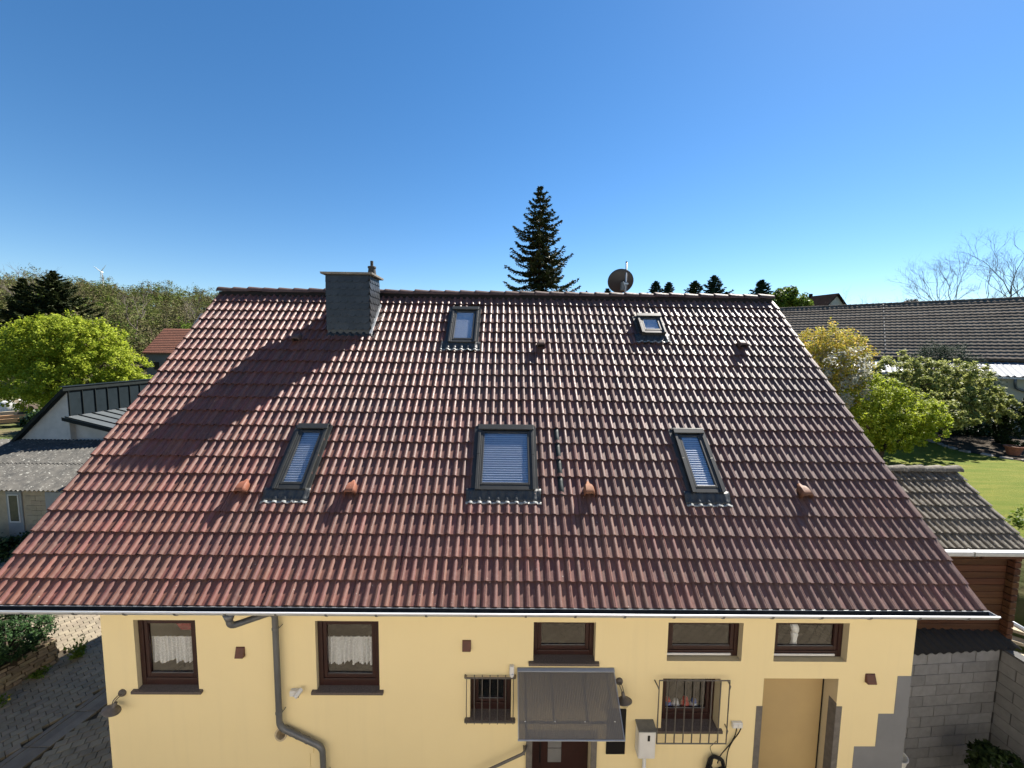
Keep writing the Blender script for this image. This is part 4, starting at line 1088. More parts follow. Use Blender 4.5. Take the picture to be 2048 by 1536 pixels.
C_ = np.array([12.98,.10,-3.18]) + rng.normal(size=(260,3))*np.array([.10,.07,.045]); place('foliage', quads_mesh('foliage', leaf_quads(C_, .03, .3, .4), L_cone, (12.98,.10,-3.45)), (12.98,.10,-3.45), dpp)
MB().box(12.8,13.16,-.05,.25,YZ-.045,-3.452).build('plinth', m_block, dpp, bevel=.01)

# ================================================================== spruce behind the house
def spruce(name, base, H, half, z0f, label, seed, nwh, needle=.075, lm=None, cones=True, group=None, dens=1.0):
    r_ = np.random.default_rng(seed); base = np.array(base, float)
    t = thing(name, tuple(base), label, 'tree', group)
    MB().tube([tuple(base-np.array((0,0,.2))), tuple(base+np.array((.05,.03,H*.5))), tuple(base+np.array((0,0,H*.985)))], [H*.016, H*.009, .012], 8).build('trunk', m_bark, t, smooth=True)
    C_, D_, S_ = [], [], []; CN = []; br = MB()
    for w in range(nwh):
        f = 1-(1-z0f)*(w/(nwh-1))**1.05; z = H*f; L_ = half*((1-f)/(1-z0f))**.8*r_.uniform(.82,1.12)+.10
        nb = 5 + (w % 3) + (2 if w > nwh*.5 else 0); a0 = r_.uniform(0,6.28)
        for b in range(nb):
            a = a0 + 6.283*b/nb + r_.normal()*.2; l_ = L_*r_.uniform(.62,1.18)
            if r_.random() < .08: l_ *= .5
            n = max(4, int(l_/.12*dens)); dirh = np.array((math.cos(a), math.sin(a), 0)); perp = np.array((-dirh[1], dirh[0], 0)); pts = []
            for k in range(n+1):
                u = k/n; p = base + np.array((0,0,z)) + dirh*l_*u + np.array((0,0, l_*(-.30*u + .42*u**2.6)+.10*l_))
                pts.append(p)
                tw = l_*.34*(1-u)**.7*(1 if k else .5)+.05
                for sd in (-1,1):
                    m_ = max(2, int(tw/.07*dens))
                    for q in range(m_):
                        v = (q+.5)/m_; dd = perp*sd*.85+dirh*.5+np.array((0,0,-.25*v+.05)); pp = p + dd*tw*v + r_.normal(size=3)*.025
                        C_.append(pp); D_.append(dd+r_.normal(size=3)*.35); S_.append(needle*(1.15-.35*v))
                for q in range(2):
                    C_.append(p + r_.normal(size=3)*.03); D_.append(dirh+np.array((0,0,.3))+r_.normal(size=3)*.3); S_.append(needle)
                if cones and r_.random() < (.30 if f > .72 else .14): CN.append(p+perp*r_.normal()*tw*.5+np.array((0,0,-.09)))
            br.tube([tuple(p) for p in pts[::max(1,n//3)]], [.02*l_/half+.006]*len(pts[::max(1,n//3)]), 3, caps=False)
    for k in range(14): C_.append(base+np.array((0,0,H*(.965+.035*k/13)))); D_.append(np.array((0,0,1.))+r_.normal(size=3)*.5); S_.append(needle*.9)
    br.build('branch', m_bark, t)
    C_ = np.array(C_); D_ = np.array(D_); S_ = np.array(S_); D_ /= np.linalg.norm(D_,axis=1,keepdims=True)
    Q = []
    for rr in range(2):
        X_ = r_.normal(size=C_.shape); X_ -= D_*(X_*D_).sum(1,keepdims=True); X_ /= np.linalg.norm(X_,axis=1,keepdims=True)
        a = D_*S_[:,None]*1.25; b = X_*S_[:,None]*.36; Q.append(np.stack([C_-a, C_-b-a*.2, C_+a, C_+b-a*.2],1))
    place('needles', quads_mesh('needles', np.concatenate(Q), lm or L_needle, tuple(base)), tuple(base), t)
    if CN:
        CN = np.array(CN); D2 = np.tile(np.array((0,0,-1.)),(len(CN),1))+r_.normal(size=CN.shape)*.12; Q = []
        for rr in range(2):
            X_ = r_.normal(size=CN.shape); X_ -= D2*(X_*D2).sum(1,keepdims=True)/(D2*D2).sum(1,keepdims=True); X_ /= np.linalg.norm(X_,axis=1,keepdims=True)
            a = D2*.075; b = X_*.028; Q.append(np.stack([CN-a, CN-b, CN+a, CN+b],1))
        place('cones', quads_mesh('cones', np.concatenate(Q), L_cone, tuple(base)), tuple(base), t)
    return t
sz = tz(8.75,16)
spruce('spruce', (8.72,16,sz), 11.6-sz, 4.0, .30, 'tall cone-laden spruce rising behind the middle of the ridge', 3, 34, .085, dens=1.15)

# conifers on the skyline to the right
def sky_conif(x, y, ztop, half, label, sd, vis=5.0):
    b = tz(x,y); H = ztop-b; spruce('conifer', (x,y,b), H, half*1.35, max(.15,1-vis/H), label, sd, 16, .24, L_juniper if sd % 2 else L_needle, False, 'conifers on the skyline', .45)
sky_conif(30.6,60,14.25,2.0,'left of the two small conifers right of the satellite dish',11)
sky_conif(32.7,60,14.15,2.0,'right of the two small conifers right of the satellite dish',13)
sky_conif(36.9,60,14.4,2.4,'left conifer of the middle skyline group',16)
sky_conif(39.9,60,15.3,2.4,'tallest conifer of the middle skyline group',15)
sky_conif(33.9,62,12.6,1.4,'tiny conifer tip between the two skyline groups',17)
sky_conif(38.3,45,12.1,2.2,'dark bushy conifer over the right end of the ridge',19)
sky_conif(22.9,60,13.0,1.6,'conifer tip just left of the satellite dish',21)

def bt(name, x, y, blobs, n, size, lm, label, trunk=.15, group=None, **kw): return tree(name, (x,y,tz(x,y)), blobs, n, size, lm, label, 'tree', group, trunk, **kw)
bt('leafy_tree', 38.2, 40, [(37.3,40,9.0,1.6,1.5,1.2),(38.9,40,9.1,1.5,1.5,1.1),(38.1,40,9.7,1.3,1.3,1.0),(39.8,40,8.6,1.0,1.0,.9)], 6000, .14, L_mid, 'round green tree behind the right end of the ridge', .15)

# big bright green tree on the left
bt('maple_tree', -22.6, 23, [(-23.4,23,3.6,2.9,2.6,1.9),(-26.0,23.4,2.7,2.4,2.4,2.0),(-20.6,22.8,2.2,2.2,2.2,1.8),(-22.4,22.0,1.0,2.9,2.2,1.9),(-25.6,22.5,.7,2.6,2.2,1.8),(-19.3,22.8,.7,1.6,1.6,1.4),(-24.0,23,4.3,1.9,1.9,1.2),(-28.4,23.4,2.8,2.0,2.0,1.9),(-21.6,23,3.6,1.9,1.9,1.5)], 70000, .078, L_bright, 'big bright green spring tree left of the roof', .22, clump=.105, nclump=1500, shell=.5)

for (x,y,r,h,lab) in ((-27.5,26,2.0,1.3,'left dark thicket added as shade under the bright green tree'),(-22.5,27,2.2,1.4,'middle dark thicket added as shade under the bright green tree'),(-18.5,26,2.0,1.4,'right dark thicket added as shade under the bright green tree')):
    z = tz(x,y); bt('thicket', x, y, [(x,y,z+h*.6,r,r*.7,h),(x+r*.8,y,z+h*.5,r*.7,r*.6,h*.8),(x-r*.8,y+.5,z+h*.5,r*.7,r*.6,h*.8)], 7000, .11, L_dark, lab, .06, 'added shade thickets under the green tree', th=.3)  # dark bushes added to shade the bare ground under the bright tree
# garden trees on the right
bt('blossom_tree', 20.9, 11.2, [(20.5,11.2,2.9,1.1,1.1,.9),(21.4,11.4,3.0,.95,.95,.8),(20.6,10.8,2.0,.9,.9,.8)], 3600, .045, L_white, 'white blossoming tree beside the right roof edge', .09, clump=.2, aspect=.9)
gb = bt('golden_tree', 21.2, 12.0, [(20.35,12,3.9,.75,.75,.75),(21.1,12,4.0,.7,.7,.75),(21.9,12,3.6,.75,.75,.7),(20.5,11.6,3.0,1.0,.9,.8),(21.5,11.6,2.9,1.0,.9,.9),(20.8,11.2,2.0,.9,.8,.8)], 15000, .05, L_yellow, 'tree with yellow and orange young leaves behind the white blossom', .08, up=.2, aspect=.45)
bt('green_bush', 22.6, 11.0, [(22.3,11.2,1.6,1.2,1.2,1.1),(23.6,11.1,1.0,1.2,1.1,1.0),(21.7,10.8,.7,1.1,1.0,1.0),(22.8,10.8,.3,1.2,1.0,.8),(24.2,11,.6,.9,.9,.8)], 30000, .046, L_bright, 'light green leafy bush by the right roof edge', .1, clump=.11, nclump=620, th=.5)
bt('apple_tree', 28.5, 15.3, [(27.4,15.3,2.5,1.5,1.5,1.0),(29.2,15.2,2.3,1.7,1.6,1.1),(30.8,15.3,1.6,1.4,1.4,1.2),(28.4,14.6,1.2,1.5,1.3,1.0),(30.2,14.7,.9,1.5,1.3,.9),(31.6,15.2,.8,1.0,1.0,.8),(26.6,15.0,1.6,1.1,1.1,.9),(26.4,14.0,1.0,1.3,1.2,.9),(28.2,13.8,.6,1.3,1.1,.7),(29.5,13.8,1.2,1.2,1.0,.8),(30.7,14.0,.9,1.1,1.0,.8),(27.0,14.2,2.0,1.1,1.0,.8),(25.3,12.3,1.2,1.2,1.1,.9),(26.6,12.9,.9,1.1,1.0,.8),(27.9,13.0,.6,1.1,1.0,.7)], 68000, .058, L_apple, 'spreading apple tree with pale opening leaves in the garden', .17, clump=.10, nclump=700, th=1.3)
bt('juniper', 31.6, 17.3, [(31.0,17.3,3.0,1.0,1.0,1.1),(32.2,17.4,3.1,1.2,1.1,1.0),(33.6,17.3,1.9,1.2,1.0,1.2),(31.4,17.3,1.3,1.5,1.2,1.3)], 24000, .055, L_juniper, 'dark bluish juniper rising behind the apple tree', .12, up=1.2, aspect=.3)
for (x, y, h, r, lab) in ((32.3,14.7,2.15,.34,'left of the two dark columnar thujas at the right edge'),(31.9,13.75,2.4,.6,'right of the two dark columnar thujas at the right edge')):
    b = tz(x,y); bt('thuja', x, y, [(x,y,b+h*.35,r,r,h*.36),(x,y,b+h*.62,r*.85,r*.85,h*.34),(x,y,b+h*.8,r*.5,r*.5,h*.22)], 9000, .04, L_thuja, lab, .05, 'thuja columns', clump=.14, shell=.85, th=.3, limbs=False)
bt('garden_shrub', 33.0, 16.6, [(32.6,16.6,-.5,1.0,.8,.6),(33.8,16.5,-.6,.9,.7,.5),(31.6,16.8,-.6,.7,.6,.45)], 7000, .06, L_dark, 'low dark shrubs under the annex wall', .05, th=.2)
bt('edge_shrub', 21.5, 4.6, [(21.3,4.6,-1.1,.8,.8,.7),(22.3,5.0,-1.2,.8,.7,.6)], 5000, .05, L_mid, 'green shrub behind the cabin corner at the frame edge', .04, th=.2)
bt('edge_plant', 19.6, 3.4, [(19.6,3.4,-1.7,.5,.5,.35),(20.2,3.6,-1.6,.5,.5,.4)], 3000, .04, L_bright, 'bright low plant right of the cabin wall', .03, th=.1)

# terracotta pot, stone edging, bed
pt_ = thing('plant_pot', (29.9,12.3,tz(29.9,12.3)), 'large terracotta pot at the foot of the thujas', 'pot')
zb = tz(29.9,12.3); MB().lathe((29.9,12.3,zb), [(.19,0),(.28,.36),(.32,.37),(.33,.43),(.29,.43),(.27,.37),(.19,.05)], 24).build('pot', m_terra, pt_, autos=40)
MB().lathe((29.9,12.3,zb+.36), [(.27,0),(.26,.02),(.1,.05)], 16).build('soil', m_soil, pt_)
edge = thing('stone_edging', (28.5,13,-1), 'curved row of pale edging stones between lawn and flower bed', 'edging')
m_edge = M('pale_edge_stone', (.34,.31,.27), (.24,.22,.19), 7, .9, .15, .25, .01, .4)
ep = [(33,17.4),(30.6,16.6),(28.9,15.0),(28.6,14.0),(28.3,13.2),(28.4,12.4),(29.0,11.4),(30.3,10.4),(31.6,9.6)]
for i in range(len(ep)-1):
    a_, b_ = Vector(ep[i]), Vector(ep[i+1]); n = max(1,int((b_-a_).length/.42)); ang = math.atan2(b_.y-a_.y,b_.x-a_.x)
    for k in range(n):
        p = a_.lerp(b_,(k+.5)/n); mb = MB().box(-.19,.19,-.10,.10,-.06,.07); me = mb.mesh('stone', m_edge)
        o = place('stone', me, (p.x+random.gauss(0,.03),p.y+random.gauss(0,.03),tz(p.x,p.y)+random.uniform(0,.03)), edge, (random.gauss(0,.05),random.gauss(0,.05),ang+random.gauss(0,.12))); o.modifiers.new('b','BEVEL').width = .03
BD = MB(); bp2 = ep+[(36,12),(37,17),(35,19)]
BD.add([(x,y,tz(x,y)+.035) for x,y in bp2], [tuple(range(len(bp2)))]); tag(BD.build('flower_bed', m_soil), kind='structure')

# ================================================================== neighbour with standing-seam metal on the left
nb = thing('neighbour_house', (-15.5,17,-4.6), 'white rendered outbuilding with dark standing seam metal cladding left of the roof', 'building')
m_nwall = M('whitish_render', (.46,.45,.43), (.38,.37,.355), 2.5, .9, .15, bump=.3, bscale=60)
m_seam = M('anthracite_sheet', (.013,.019,.023), (.010,.015,.018), 3, .7, .05, metal=.0)
m_fascia = M('dark_fascia', (.014,.018,.018), (.010,.013,.013), 5, .7, .1)
NX, NYf, NYb, NZ = -13.77, 14.0, 22.0, 1.33
W_ = MB(); W_.add([(NX,NYf,-4.7),(NX,NYf,NZ-.05),(-17.4,NYf,-2.25),(-17.4,NYf,-4.7)], [(0,1,2,3)]); W_.quad((NX,NYf,-4.7),(NX,NYb,-4.7),(NX,NYb,NZ-.05),(NX,NYf,NZ-.05))
W_.quad((-11.3,NYf+.25,-4.7),(NX,NYf+.25,-4.7),(NX,NYf+.25,-.12),(-11.3,NYf+.25,-.72)); W_.quad((-11.3,NYf+.25,-4.7),(-11.3,NYb,-4.7),(-11.3,NYb,-.72),(-11.3,NYf+.25,-.72))
W_.build('wall', m_nwall, nb)
sl = MB(); dx, dz_ = -17.6-NX, -2.45-NZ
sl.prism([(NX+.1,NYf-.25,NZ+.1),(-17.6,NYf-.25,NZ+.1+dz_),(-17.6,NYf-.25,NZ-.10+dz_),(NX+.1,NYf-.25,NZ-.08)], [(NX+.1,NYb,NZ+.1),(-17.6,NYb,NZ+.1+dz_),(-17.6,NYb,NZ-.10+dz_),(NX+.1,NYb,NZ-.08)])
sl.build('roof_slope', m_fascia, nb)
MB().box(NX-.06, NX+.14, NYf-.28, NYb, NZ+.102, NZ+.145).build('coping', m_seam, nb, bevel=.01)
for k in range(13):
    y0 = NYf+.02+k*.62
    MB().box(NX+.002, NX+.022, y0+.012, y0+.608, .03, NZ+.10).build('cladding_panel', m_seam, nb)
    MB().box(NX+.002, NX+.075, y0-.012, y0+.012, .03, NZ+.10).build('seam', m_fascia, nb)
lt = MB(); LX1 = -11.2
lt.prism([(NX+.03,NYf-.2,.0),(LX1,NYf-.2,-.62),(LX1,NYf-.2,-.72),(NX+.03,NYf-.2,-.10)], [(NX+.03,NYb,.0),(LX1,NYb,-.62),(LX1,NYb,-.72),(NX+.03,NYb,-.10)])
m_sheetlit = M('sheet_lit_grey', (.075,.085,.09), (.06,.07,.075), 3, .5, .4)  # paler copy of the anthracite sheet, bright reflection put into the colour
lean = lt.build('lean_to_roof', m_sheetlit, nb)
for k in range(13):
    y0 = NYf-.2+k*.62; MB().prism([(NX+.03,y0-.014,.001),(LX1,y0-.014,-.619),(LX1,y0+.014,-.619),(NX+.03,y0+.014,.001)],[(NX+.03,y0-.014,.05),(LX1,y0-.014,-.57),(LX1,y0+.014,-.57),(NX+.03,y0+.014,.05)]).build('seam', m_fascia, lean)
MB().prism([(NX-.1,NYf-.235,-.0),(LX1+.05,NYf-.235,-.66),(LX1+.05,NYf-.235,-.82),(NX-.1,NYf-.235,-.16)],[(NX-.1,NYf-.203,-.0),(LX1+.05,NYf-.203,-.66),(LX1+.05,NYf-.203,-.82),(NX-.1,NYf-.203,-.16)]).build('verge_board', m_fascia, nb)

# ------------------------------------------------------------------ shed with fibre-cement roof
sd2 = thing('shed', (-11.5,11.8,-4.6), 'old shed with a mossy grey corrugated roof and grey doors left of the house', 'shed')
m_fc = M('fibre_cement', (.09,.086,.078), (.045,.045,.043), 3, .92, .15, bump=.5, bscale=30, speck=((.24,.24,.22), 9, .58, .7))
fc = MB(); lo = []; hi = []; n = 230
for i in range(n+1):
    x = -17.6 + 8.2*i/n; w_ = .032*math.cos(2*math.pi*x/.177); lo.append((x,10.15,-2.22+w_)); hi.append((x,13.99,-1.12+w_))
mid = [((a[0]+b[0])/2,(a[1]+b[1])/2,(a[2]+b[2])/2+.0) for a,b in zip(lo,hi)]; mid2 = [(p[0],p[1]-.12,p[2]-.03) for p in mid]
fc.loft([lo, mid], closed=False, caps=False); o = fc.build('roof_sheet', m_fc, sd2); o.modifiers.new('s','SOLIDIFY').thickness = .012
fc2 = MB(); fc2.loft([[(p[0],p[1],p[2]+.02) for p in mid2], hi], closed=False, caps=False); o = fc2.build('roof_sheet', m_fc, sd2); o.modifiers.new('s','SOLIDIFY').thickness = .012
m_oldblock = M('tan_block', (.36,.30,.215), (.28,.235,.17), 5, .95, .1, .12, .01, .4)
m_greypnt = M('grey_door_paint', (.24,.255,.265), (.20,.215,.225), 3, .6, .3)
MB().box(-17.5,-9.45,10.42,10.6,-4.7,-2.28).build('wall', m_oldblock, sd2)
MB().box(-9.6,-9.44,10.62,13.9,-4.7,-1.2).build('side_wall', m_oldblock, sd2)
bme2 = MB().box(-.195,.195,-.02,.02,-.095,.095).mesh('block', m_oldblock)
for r in range(11):
    for k in range(2):
        x = -11.72+.2+k*.4 - (.2 if r % 2 else 0)
        place('block', bme2, (x+.1,10.41,-2.42-.2*r), sd2)
MB().box(-12.55,-11.95,10.37,10.419,-4.6,-2.34).build('door', m_greypnt, sd2, bevel=.01)
MB().box(-12.42,-12.08,10.355,10.369,-3.55,-2.50).build('door_pane', M('dusty_glass',(.05,.055,.045),(.08,.08,.06),4,.25), sd2)
for a_, b_, c_, d_ in ((-12.46,-12.42,-3.6,-2.46),(-12.08,-12.04,-3.6,-2.46),(-12.42,-12.08,-2.50,-2.46),(-12.42,-12.08,-3.6,-3.55)): MB().box(a_,b_,10.345,10.369,c_,d_).build('glazing_bar', m_gutwhite, sd2)
MB().box(-11.02,-10.35,10.37,10.419,-4.6,-2.36).build('door', m_greypnt, sd2, bevel=.01)
MB().box(-10.99,-10.95,10.345,10.369,-3.5,-3.4).build('door_handle', m_black, sd2)
for (x,y,z,lab) in ((-11.3,9.6,YZ,'bush at the foot of the shed below the grey doors'),):
    tree('bush', (x,y,-4.6), [(x,y,-4.3,1.2,.6,.55),(x+1.3,y-.5,-4.3,.9,.6,.55),(x-1.2,y,-4.2,.8,.6,.6)], 7000, .06, L_dark, lab, 'bush', trunk=.04, th=.2)
tree('bush', (-8.6,8.6,-4.6), [(-8.6,8.6,-4.2,.9,.8,.6),(-7.6,8.2,-4.3,.7,.7,.5)], 6000, .05, L_mid, 'green bush against the left roof edge', 'bush', trunk=.04, th=.2)

# ------------------------------------------------------------------ junk yard beyond the neighbour
JS = 1.36
def JP(x, y): return (7.19+(x-7.19)*JS, -5.22+(y+5.22)*JS)
m_bag = M('white_bag', (.55,.55,.54), (.42,.42,.42), 5, .8, .2, bump=.4)
def junk_z(x,y): return tz(x,y)
for k, (x,y,s_,lab) in enumerate(((-24.3,20.5,.75,'largest white bulk bag in the junk yard at the left edge'),(-23.1,22.2,.5,'small white bulk bag in the middle of the junk yard'),(-22.0,21.5,.55,'white bulk bag next to the dark roof slope'),(-24.0,23.5,.6,'white bulk bag far back in the junk yard'))):
    x, y = JP(x, y); s_ *= JS; mb = MB(); z = tz(x,y)
    mb.loft([[(x+s_*r*math.cos(a)*(1+.12*math.sin(3*a+k)), y+s_*r*math.sin(a)*(1+.1*math.cos(4*a)), z+h*s_*2.4) for a in np.linspace(0,2*math.pi,13)[:-1]] for r, h in ((.75,0),(.9,.2),(.85,.5),(.8,.7),(.55,.78))])
    tag(mb.build('bulk_bag', m_bag, None, smooth=True), lab, 'bag', 'bulk bags in the junk yard')
labs = ['lowest long orange beam in the junk yard','second orange beam in the junk yard','pale plank lying across the junk yard','short plank leaning in the junk yard','rear plank in the junk yard','pale front plank at the left frame edge']
m_beam = M('orange_beam', (.34,.19,.10), (.28,.17,.10), 4, .85, .2, .15, .01)
for k, (x,y,dz2,l_,rz,m_) in enumerate(((-23.6,18.6,.35,3.2,12,m_beam),(-23.4,18.9,.55,3.0,14,m_beam),(-23.2,19.6,.75,3.2,6,m_timber),(-23.3,20.6,1.0,1.8,60,m_timber),(-22.9,21.0,.8,2.6,3,m_timber),(-24.0,17.8,.10,3.0,4,m_timber))):
    x, y = JP(x, y); l_ *= JS; dz2 *= JS
    me = MB().box(-l_/2,l_/2,-.18,.18,-.15,.15).mesh('beam', m_); o = place('beam', me, (x,y,tz(x,y)+dz2), None, (0,rad(-4 if k != 3 else 35),rad(rz))); tag(o, labs[k], 'beam', 'beams in the junk yard')
LX, LY = JP(-22.0,20.0)
lg = thing('log_pile', (LX,LY,tz(LX,LY)), 'dark pile of logs in the junk yard beside the roof slope', 'log pile')
for r in range(3):
    for k in range(4-r):
        x = LX-.9+k*.62+r*.31; z = tz(LX,LY)+.4+r*.52; MB().tube([(x,LY-1,z),(x+.05,LY+1.4,z)], .29, 8).build('log', m_bark, lg)

# ------------------------------------------------------------------ far houses
def gable_house(name, x0, x1, y0, y1, zb, ze, zr, label, mw_, mr_, wins=(), along='x', over=.3, courses=None):
    h = thing(name, ((x0+x1)/2,(y0+y1)/2,zb), label, 'house')
    w = MB()
    if along == 'x':
        ym = (y0+y1)/2
        w.add([(x0,y0,zb),(x1,y0,zb),(x1,y1,zb),(x0,y1,zb),(x0,y0,ze),(x1,y0,ze),(x1,y1,ze),(x0,y1,ze),(x0,ym,zr-.15),(x1,ym,zr-.15)], [(0,1,5,4),(1,2,6,9,5),(2,3,7,6),(3,0,4,8,7)])
        r = MB(); sl_ = (zr-ze)/(ym-y0); e = ze-over*sl_
        r.prism([(x0-over,y0-over,e),(x1+over,y0-over,e),(x1+over,ym,zr),(x0-over,ym,zr)],[(x0-over,y0-over,e-.15),(x1+over,y0-over,e-.15),(x1+over,ym,zr-.15),(x0-over,ym,zr-.15)])
        r.prism([(x0-over,y1+over,e),(x1+over,y1+over,e),(x1+over,ym,zr),(x0-over,ym,zr)],[(x0-over,y1+over,e-.15),(x1+over,y1+over,e-.15),(x1+over,ym,zr-.15),(x0-over,ym,zr-.15)])
    w.build('wall', mw_, h); rf = r.build('roof', mr_, h)
    for (a_, b_, c_, d_) in wins: MB().box(a_,b_,y0-.06,y0-.01,c_,d_).build('window', m_black, h)
    return h, rf
m_red = M('orange_roof', (.21,.09,.058), (.17,.078,.052), 1.2, .85, .2, bump=.5, bscale=4, bdist=.1)
m_slateroof = M('grey_slate_roof', (.12,.125,.13), (.09,.095,.10), 1.5, .7, .3)
m_dkroof = M('dark_brown_roof', (.030,.022,.020), (.02,.016,.015), 1.2, .95, .0)
hr_, rf = gable_house('red_roof_house', -50.6, -40, 59.7, 68, -4.5, 2.3, 6.0, 'small house with orange tiled roof among the trees on the left', M('grey_boards',(.16,.16,.165),(.11,.11,.115),3,.9,stretch=(6,1,.5)), m_red, wins=((-49.4,-48.6,-.6,.6),(-46.5,-45.6,-.6,.6)))
o_r = MB()
for k in range(14):       # roof tile courses
    f0 = k/14; y = 59.4+ (63.85-59.4)*f0; z = 2.04+(6.0-2.04)*f0
    o_r.prism([(-50.9,y-.01,z+.02),(-39.7,y-.01,z+.02),(-39.7,y+.36,z+.33),(-50.9,y+.36,z+.33)],[(-50.9,y-.03,z+.10),(-39.7,y-.03,z+.10),(-39.7,y+.34,z+.36),(-50.9,y+.34,z+.36)])
tag(o_r.build('tile_course', m_red, rf), kind='stuff')
gable_house('slate_roof_house', -50.5, -42, 69, 75, -3, 6.0, 9.3, 'grey slate roofed house behind the orange roof', m_nwall, m_slateroof)
fh = thing('skyline_house', (58.5,62,3), 'dark roofed house with pale gable on the skyline above the long barn', 'house')
fr_ = Matrix.Rotation(rad(-72),3,'Z')
def FP(x,y,z): q = fr_ @ Vector((x,y,0)); return Vector((57.9+q.x, 62+q.y, z))
MB(FP).add([(-3.6,-2.4,2),(3.2,-2.4,2),(3.2,2.4,2),(-3.6,2.4,2),(-3.6,-2.4,10.6),(3.2,-2.4,10.6),(3.2,2.4,10.6),(-3.6,2.4,10.6),(-3.6,0,12.5),(3.2,0,12.5)], [(0,1,5,4),(1,2,6,9,5),(2,3,7,6),(3,0,4,8,7)]).build('wall', m_nwall, fh)
for sg in (-1,1): MB(FP).prism([(-4,sg*2.9,10.35),(3.6,sg*2.9,10.35),(3.6,0,12.75),(-4,0,12.75)],[(-4,sg*2.9,10.15),(3.6,sg*2.9,10.15),(3.6,0,12.55),(-4,0,12.55)]).build('roof', m_dkroof, fh)
MB(FP).box(-1.2,-.8,.1,.5,12.3,13.2).build('chimney', m_dkroof, fh)

# ------------------------------------------------------------------ long barn and annex
bn = thing('barn', (37,24,-1), 'long barn with a weathered brown-grey tiled roof across the right background', 'barn')
m_barn = M('barn_tiles', (.135,.115,.094), (.10,.085,.071), 1.4, .9, .04, .22, .004, .3, 20)
ax = Vector((-.766,.643,0)); nrm_ = Vector((.643,.766,0)); E0 = Vector((39.2,19.5,3.2)); RUN, RISE = 5.4, 4.25; SLB = math.hypot(RUN,RISE)
def BP(t, s, h): return E0 + ax*t + nrm_*(s*RUN/SLB - h*RISE/SLB) + Vector((0,0,s*RISE/SLB + h*RUN/SLB))
T0, T1 = -7.0, 14.3
bt_ = MB(); NCO = 19; ce_ = SLB/NCO
for r in range(NCO):
    lo, loh, hi = [], [], []; n = int((T1-T0)/.3)*6
    dj = random.uniform(-.01,.01)
    for i in range(n+1):
        t = T0+(T1-T0)*i/n; w_ = .030*max(0, math.cos(2*math.pi*(t/.3)))**.8 if math.cos(2*math.pi*(t/.3)) > 0 else 0
        tj = .012*math.sin(t*1.7+r)+.008*math.sin(t*9.1+r*3)
        lo.append(tuple(BP(t, r*ce_+tj, w_*.6+.005))); loh.append(tuple(BP(t, r*ce_+tj, w_+.052))); hi.append(tuple(BP(t, (r+1)*ce_+.03, w_+.0)))
    bt_.loft([lo, loh, hi], closed=False, caps=False)
tag(bt_.build('tile_field', m_barn, bn), kind='stuff')
BD2 = MB(); BD2.prism([BP(T0,0,-.02),BP(T1,0,-.02),BP(T1,SLB,-.02),BP(T0,SLB,-.02)],[BP(T0,0,-.15),BP(T1,0,-.15),BP(T1,SLB,-.15),BP(T0,SLB,-.15)])
rp_ = BP(0,SLB,0)
def BPb(t, s, h):
    p = BP(t,s,h); q = p - rp_; k_ = q.dot(nrm_); return p - nrm_*2*k_
BD2.prism([BPb(T0,0,0),BPb(T1,0,0),BPb(T1,SLB,0),BPb(T0,SLB,0)],[BPb(T0,0,-.15),BPb(T1,0,-.15),BPb(T1,SLB,-.15),BPb(T0,SLB,-.15)])
BD2.build('roof', m_barn, bn)
nrt = int((T1-T0)/.36)
for k in range(nrt):
    t = T0+.36*k; mb = MB(); rr = []
    for tt, r in ((t,.15),(t+.38,.12)):
        c = BP(tt,SLB,-.03); rr.append([tuple(c - nrm_*r*math.cos(math.pi*q/6) + Vector((0,0,r*math.sin(math.pi*q/6)))) for q in range(7)])
    mb.loft(rr, closed=False, caps=False); mb.build('ridge_tile', m_barn, bn)
WB = MB(); wz = -1.3
def BW2(t, d, z): p = E0 + ax*t + nrm_*d; return Vector((p.x,p.y,z))
WB.box(0,0,0,0,0,0); WB = MB(BW2); WB.box(T0+.2,T1-.2,.35,10.4,wz,3.15); WB.build('wall', M('barn_wall',(.17,.12,.085),(.12,.09,.065),3,.9), bn)
GE = MB(BW2); GE.add([(T1-.2,.3,3.1),(T1-.2,10.5,3.1),(T1-.2,5.4,7.2)], [(0,1,2)]); GE.build('gable', m_nwall, bn)
MB().tube([tuple(BP(T1-.1,.1,.15)),tuple(BP(T1-.1,SLB-.2,.15))], .05, 6).build('verge_trim', m_gutwhite, bn)
for s in np.linspace(.3, SLB-.3, 14):
    if random.random() < .8: MB(BP).box(6.3+s*.02, 6.38+s*.02, s, s+.22, .09, .10).build('bright_tile', m_edge, bn)
an = thing('annex', (36,18,-1), 'pale annex with a white ribbed metal roof in front of the long barn', 'annex')
m_wmetal = M('white_ribbed_metal', (.20,.215,.24), (.17,.185,.205), 2, .5, .2, metal=.0)
AR = MB(); lo, hi = [], []
n = 230; D0, D1 = -3.2, .30
for i in range(n+1):
    t = T0+1+(T1-T0-2.4)*i/n; f = (t*3.3) % 1; w_ = .05 if f < .25 else 0
    lo.append(tuple(BW2(t,D0,2.22+w_))); hi.append(tuple(BW2(t,D1,2.98+w_)))
AR.loft([lo,hi], closed=False, caps=False); o = AR.build('roof_sheet', m_wmetal, an); o.modifiers.new('s','SOLIDIFY').thickness = .03
WA = MB(BW2); WA.box(T0+1.2,T1-1.6,D0+.25,.33,-1.5,2.2); WA.build('wall', M('cream_render',(.46,.42,.32),(.40,.37,.28),1.5,.9), an)
MB(BW2).box(T0+1.2,T1-1.6,D0+.16,D0+.245,-1.5,.55).build('plinth', M('plinth_render',(.30,.30,.285),(.25,.25,.24),2,.9), an)
MB(BW2).box(T0+1.0,T1-1.4,D0-.1,D0+.0,2.10,2.20).build('gutter', m_gutwhite, an)
DT = .95
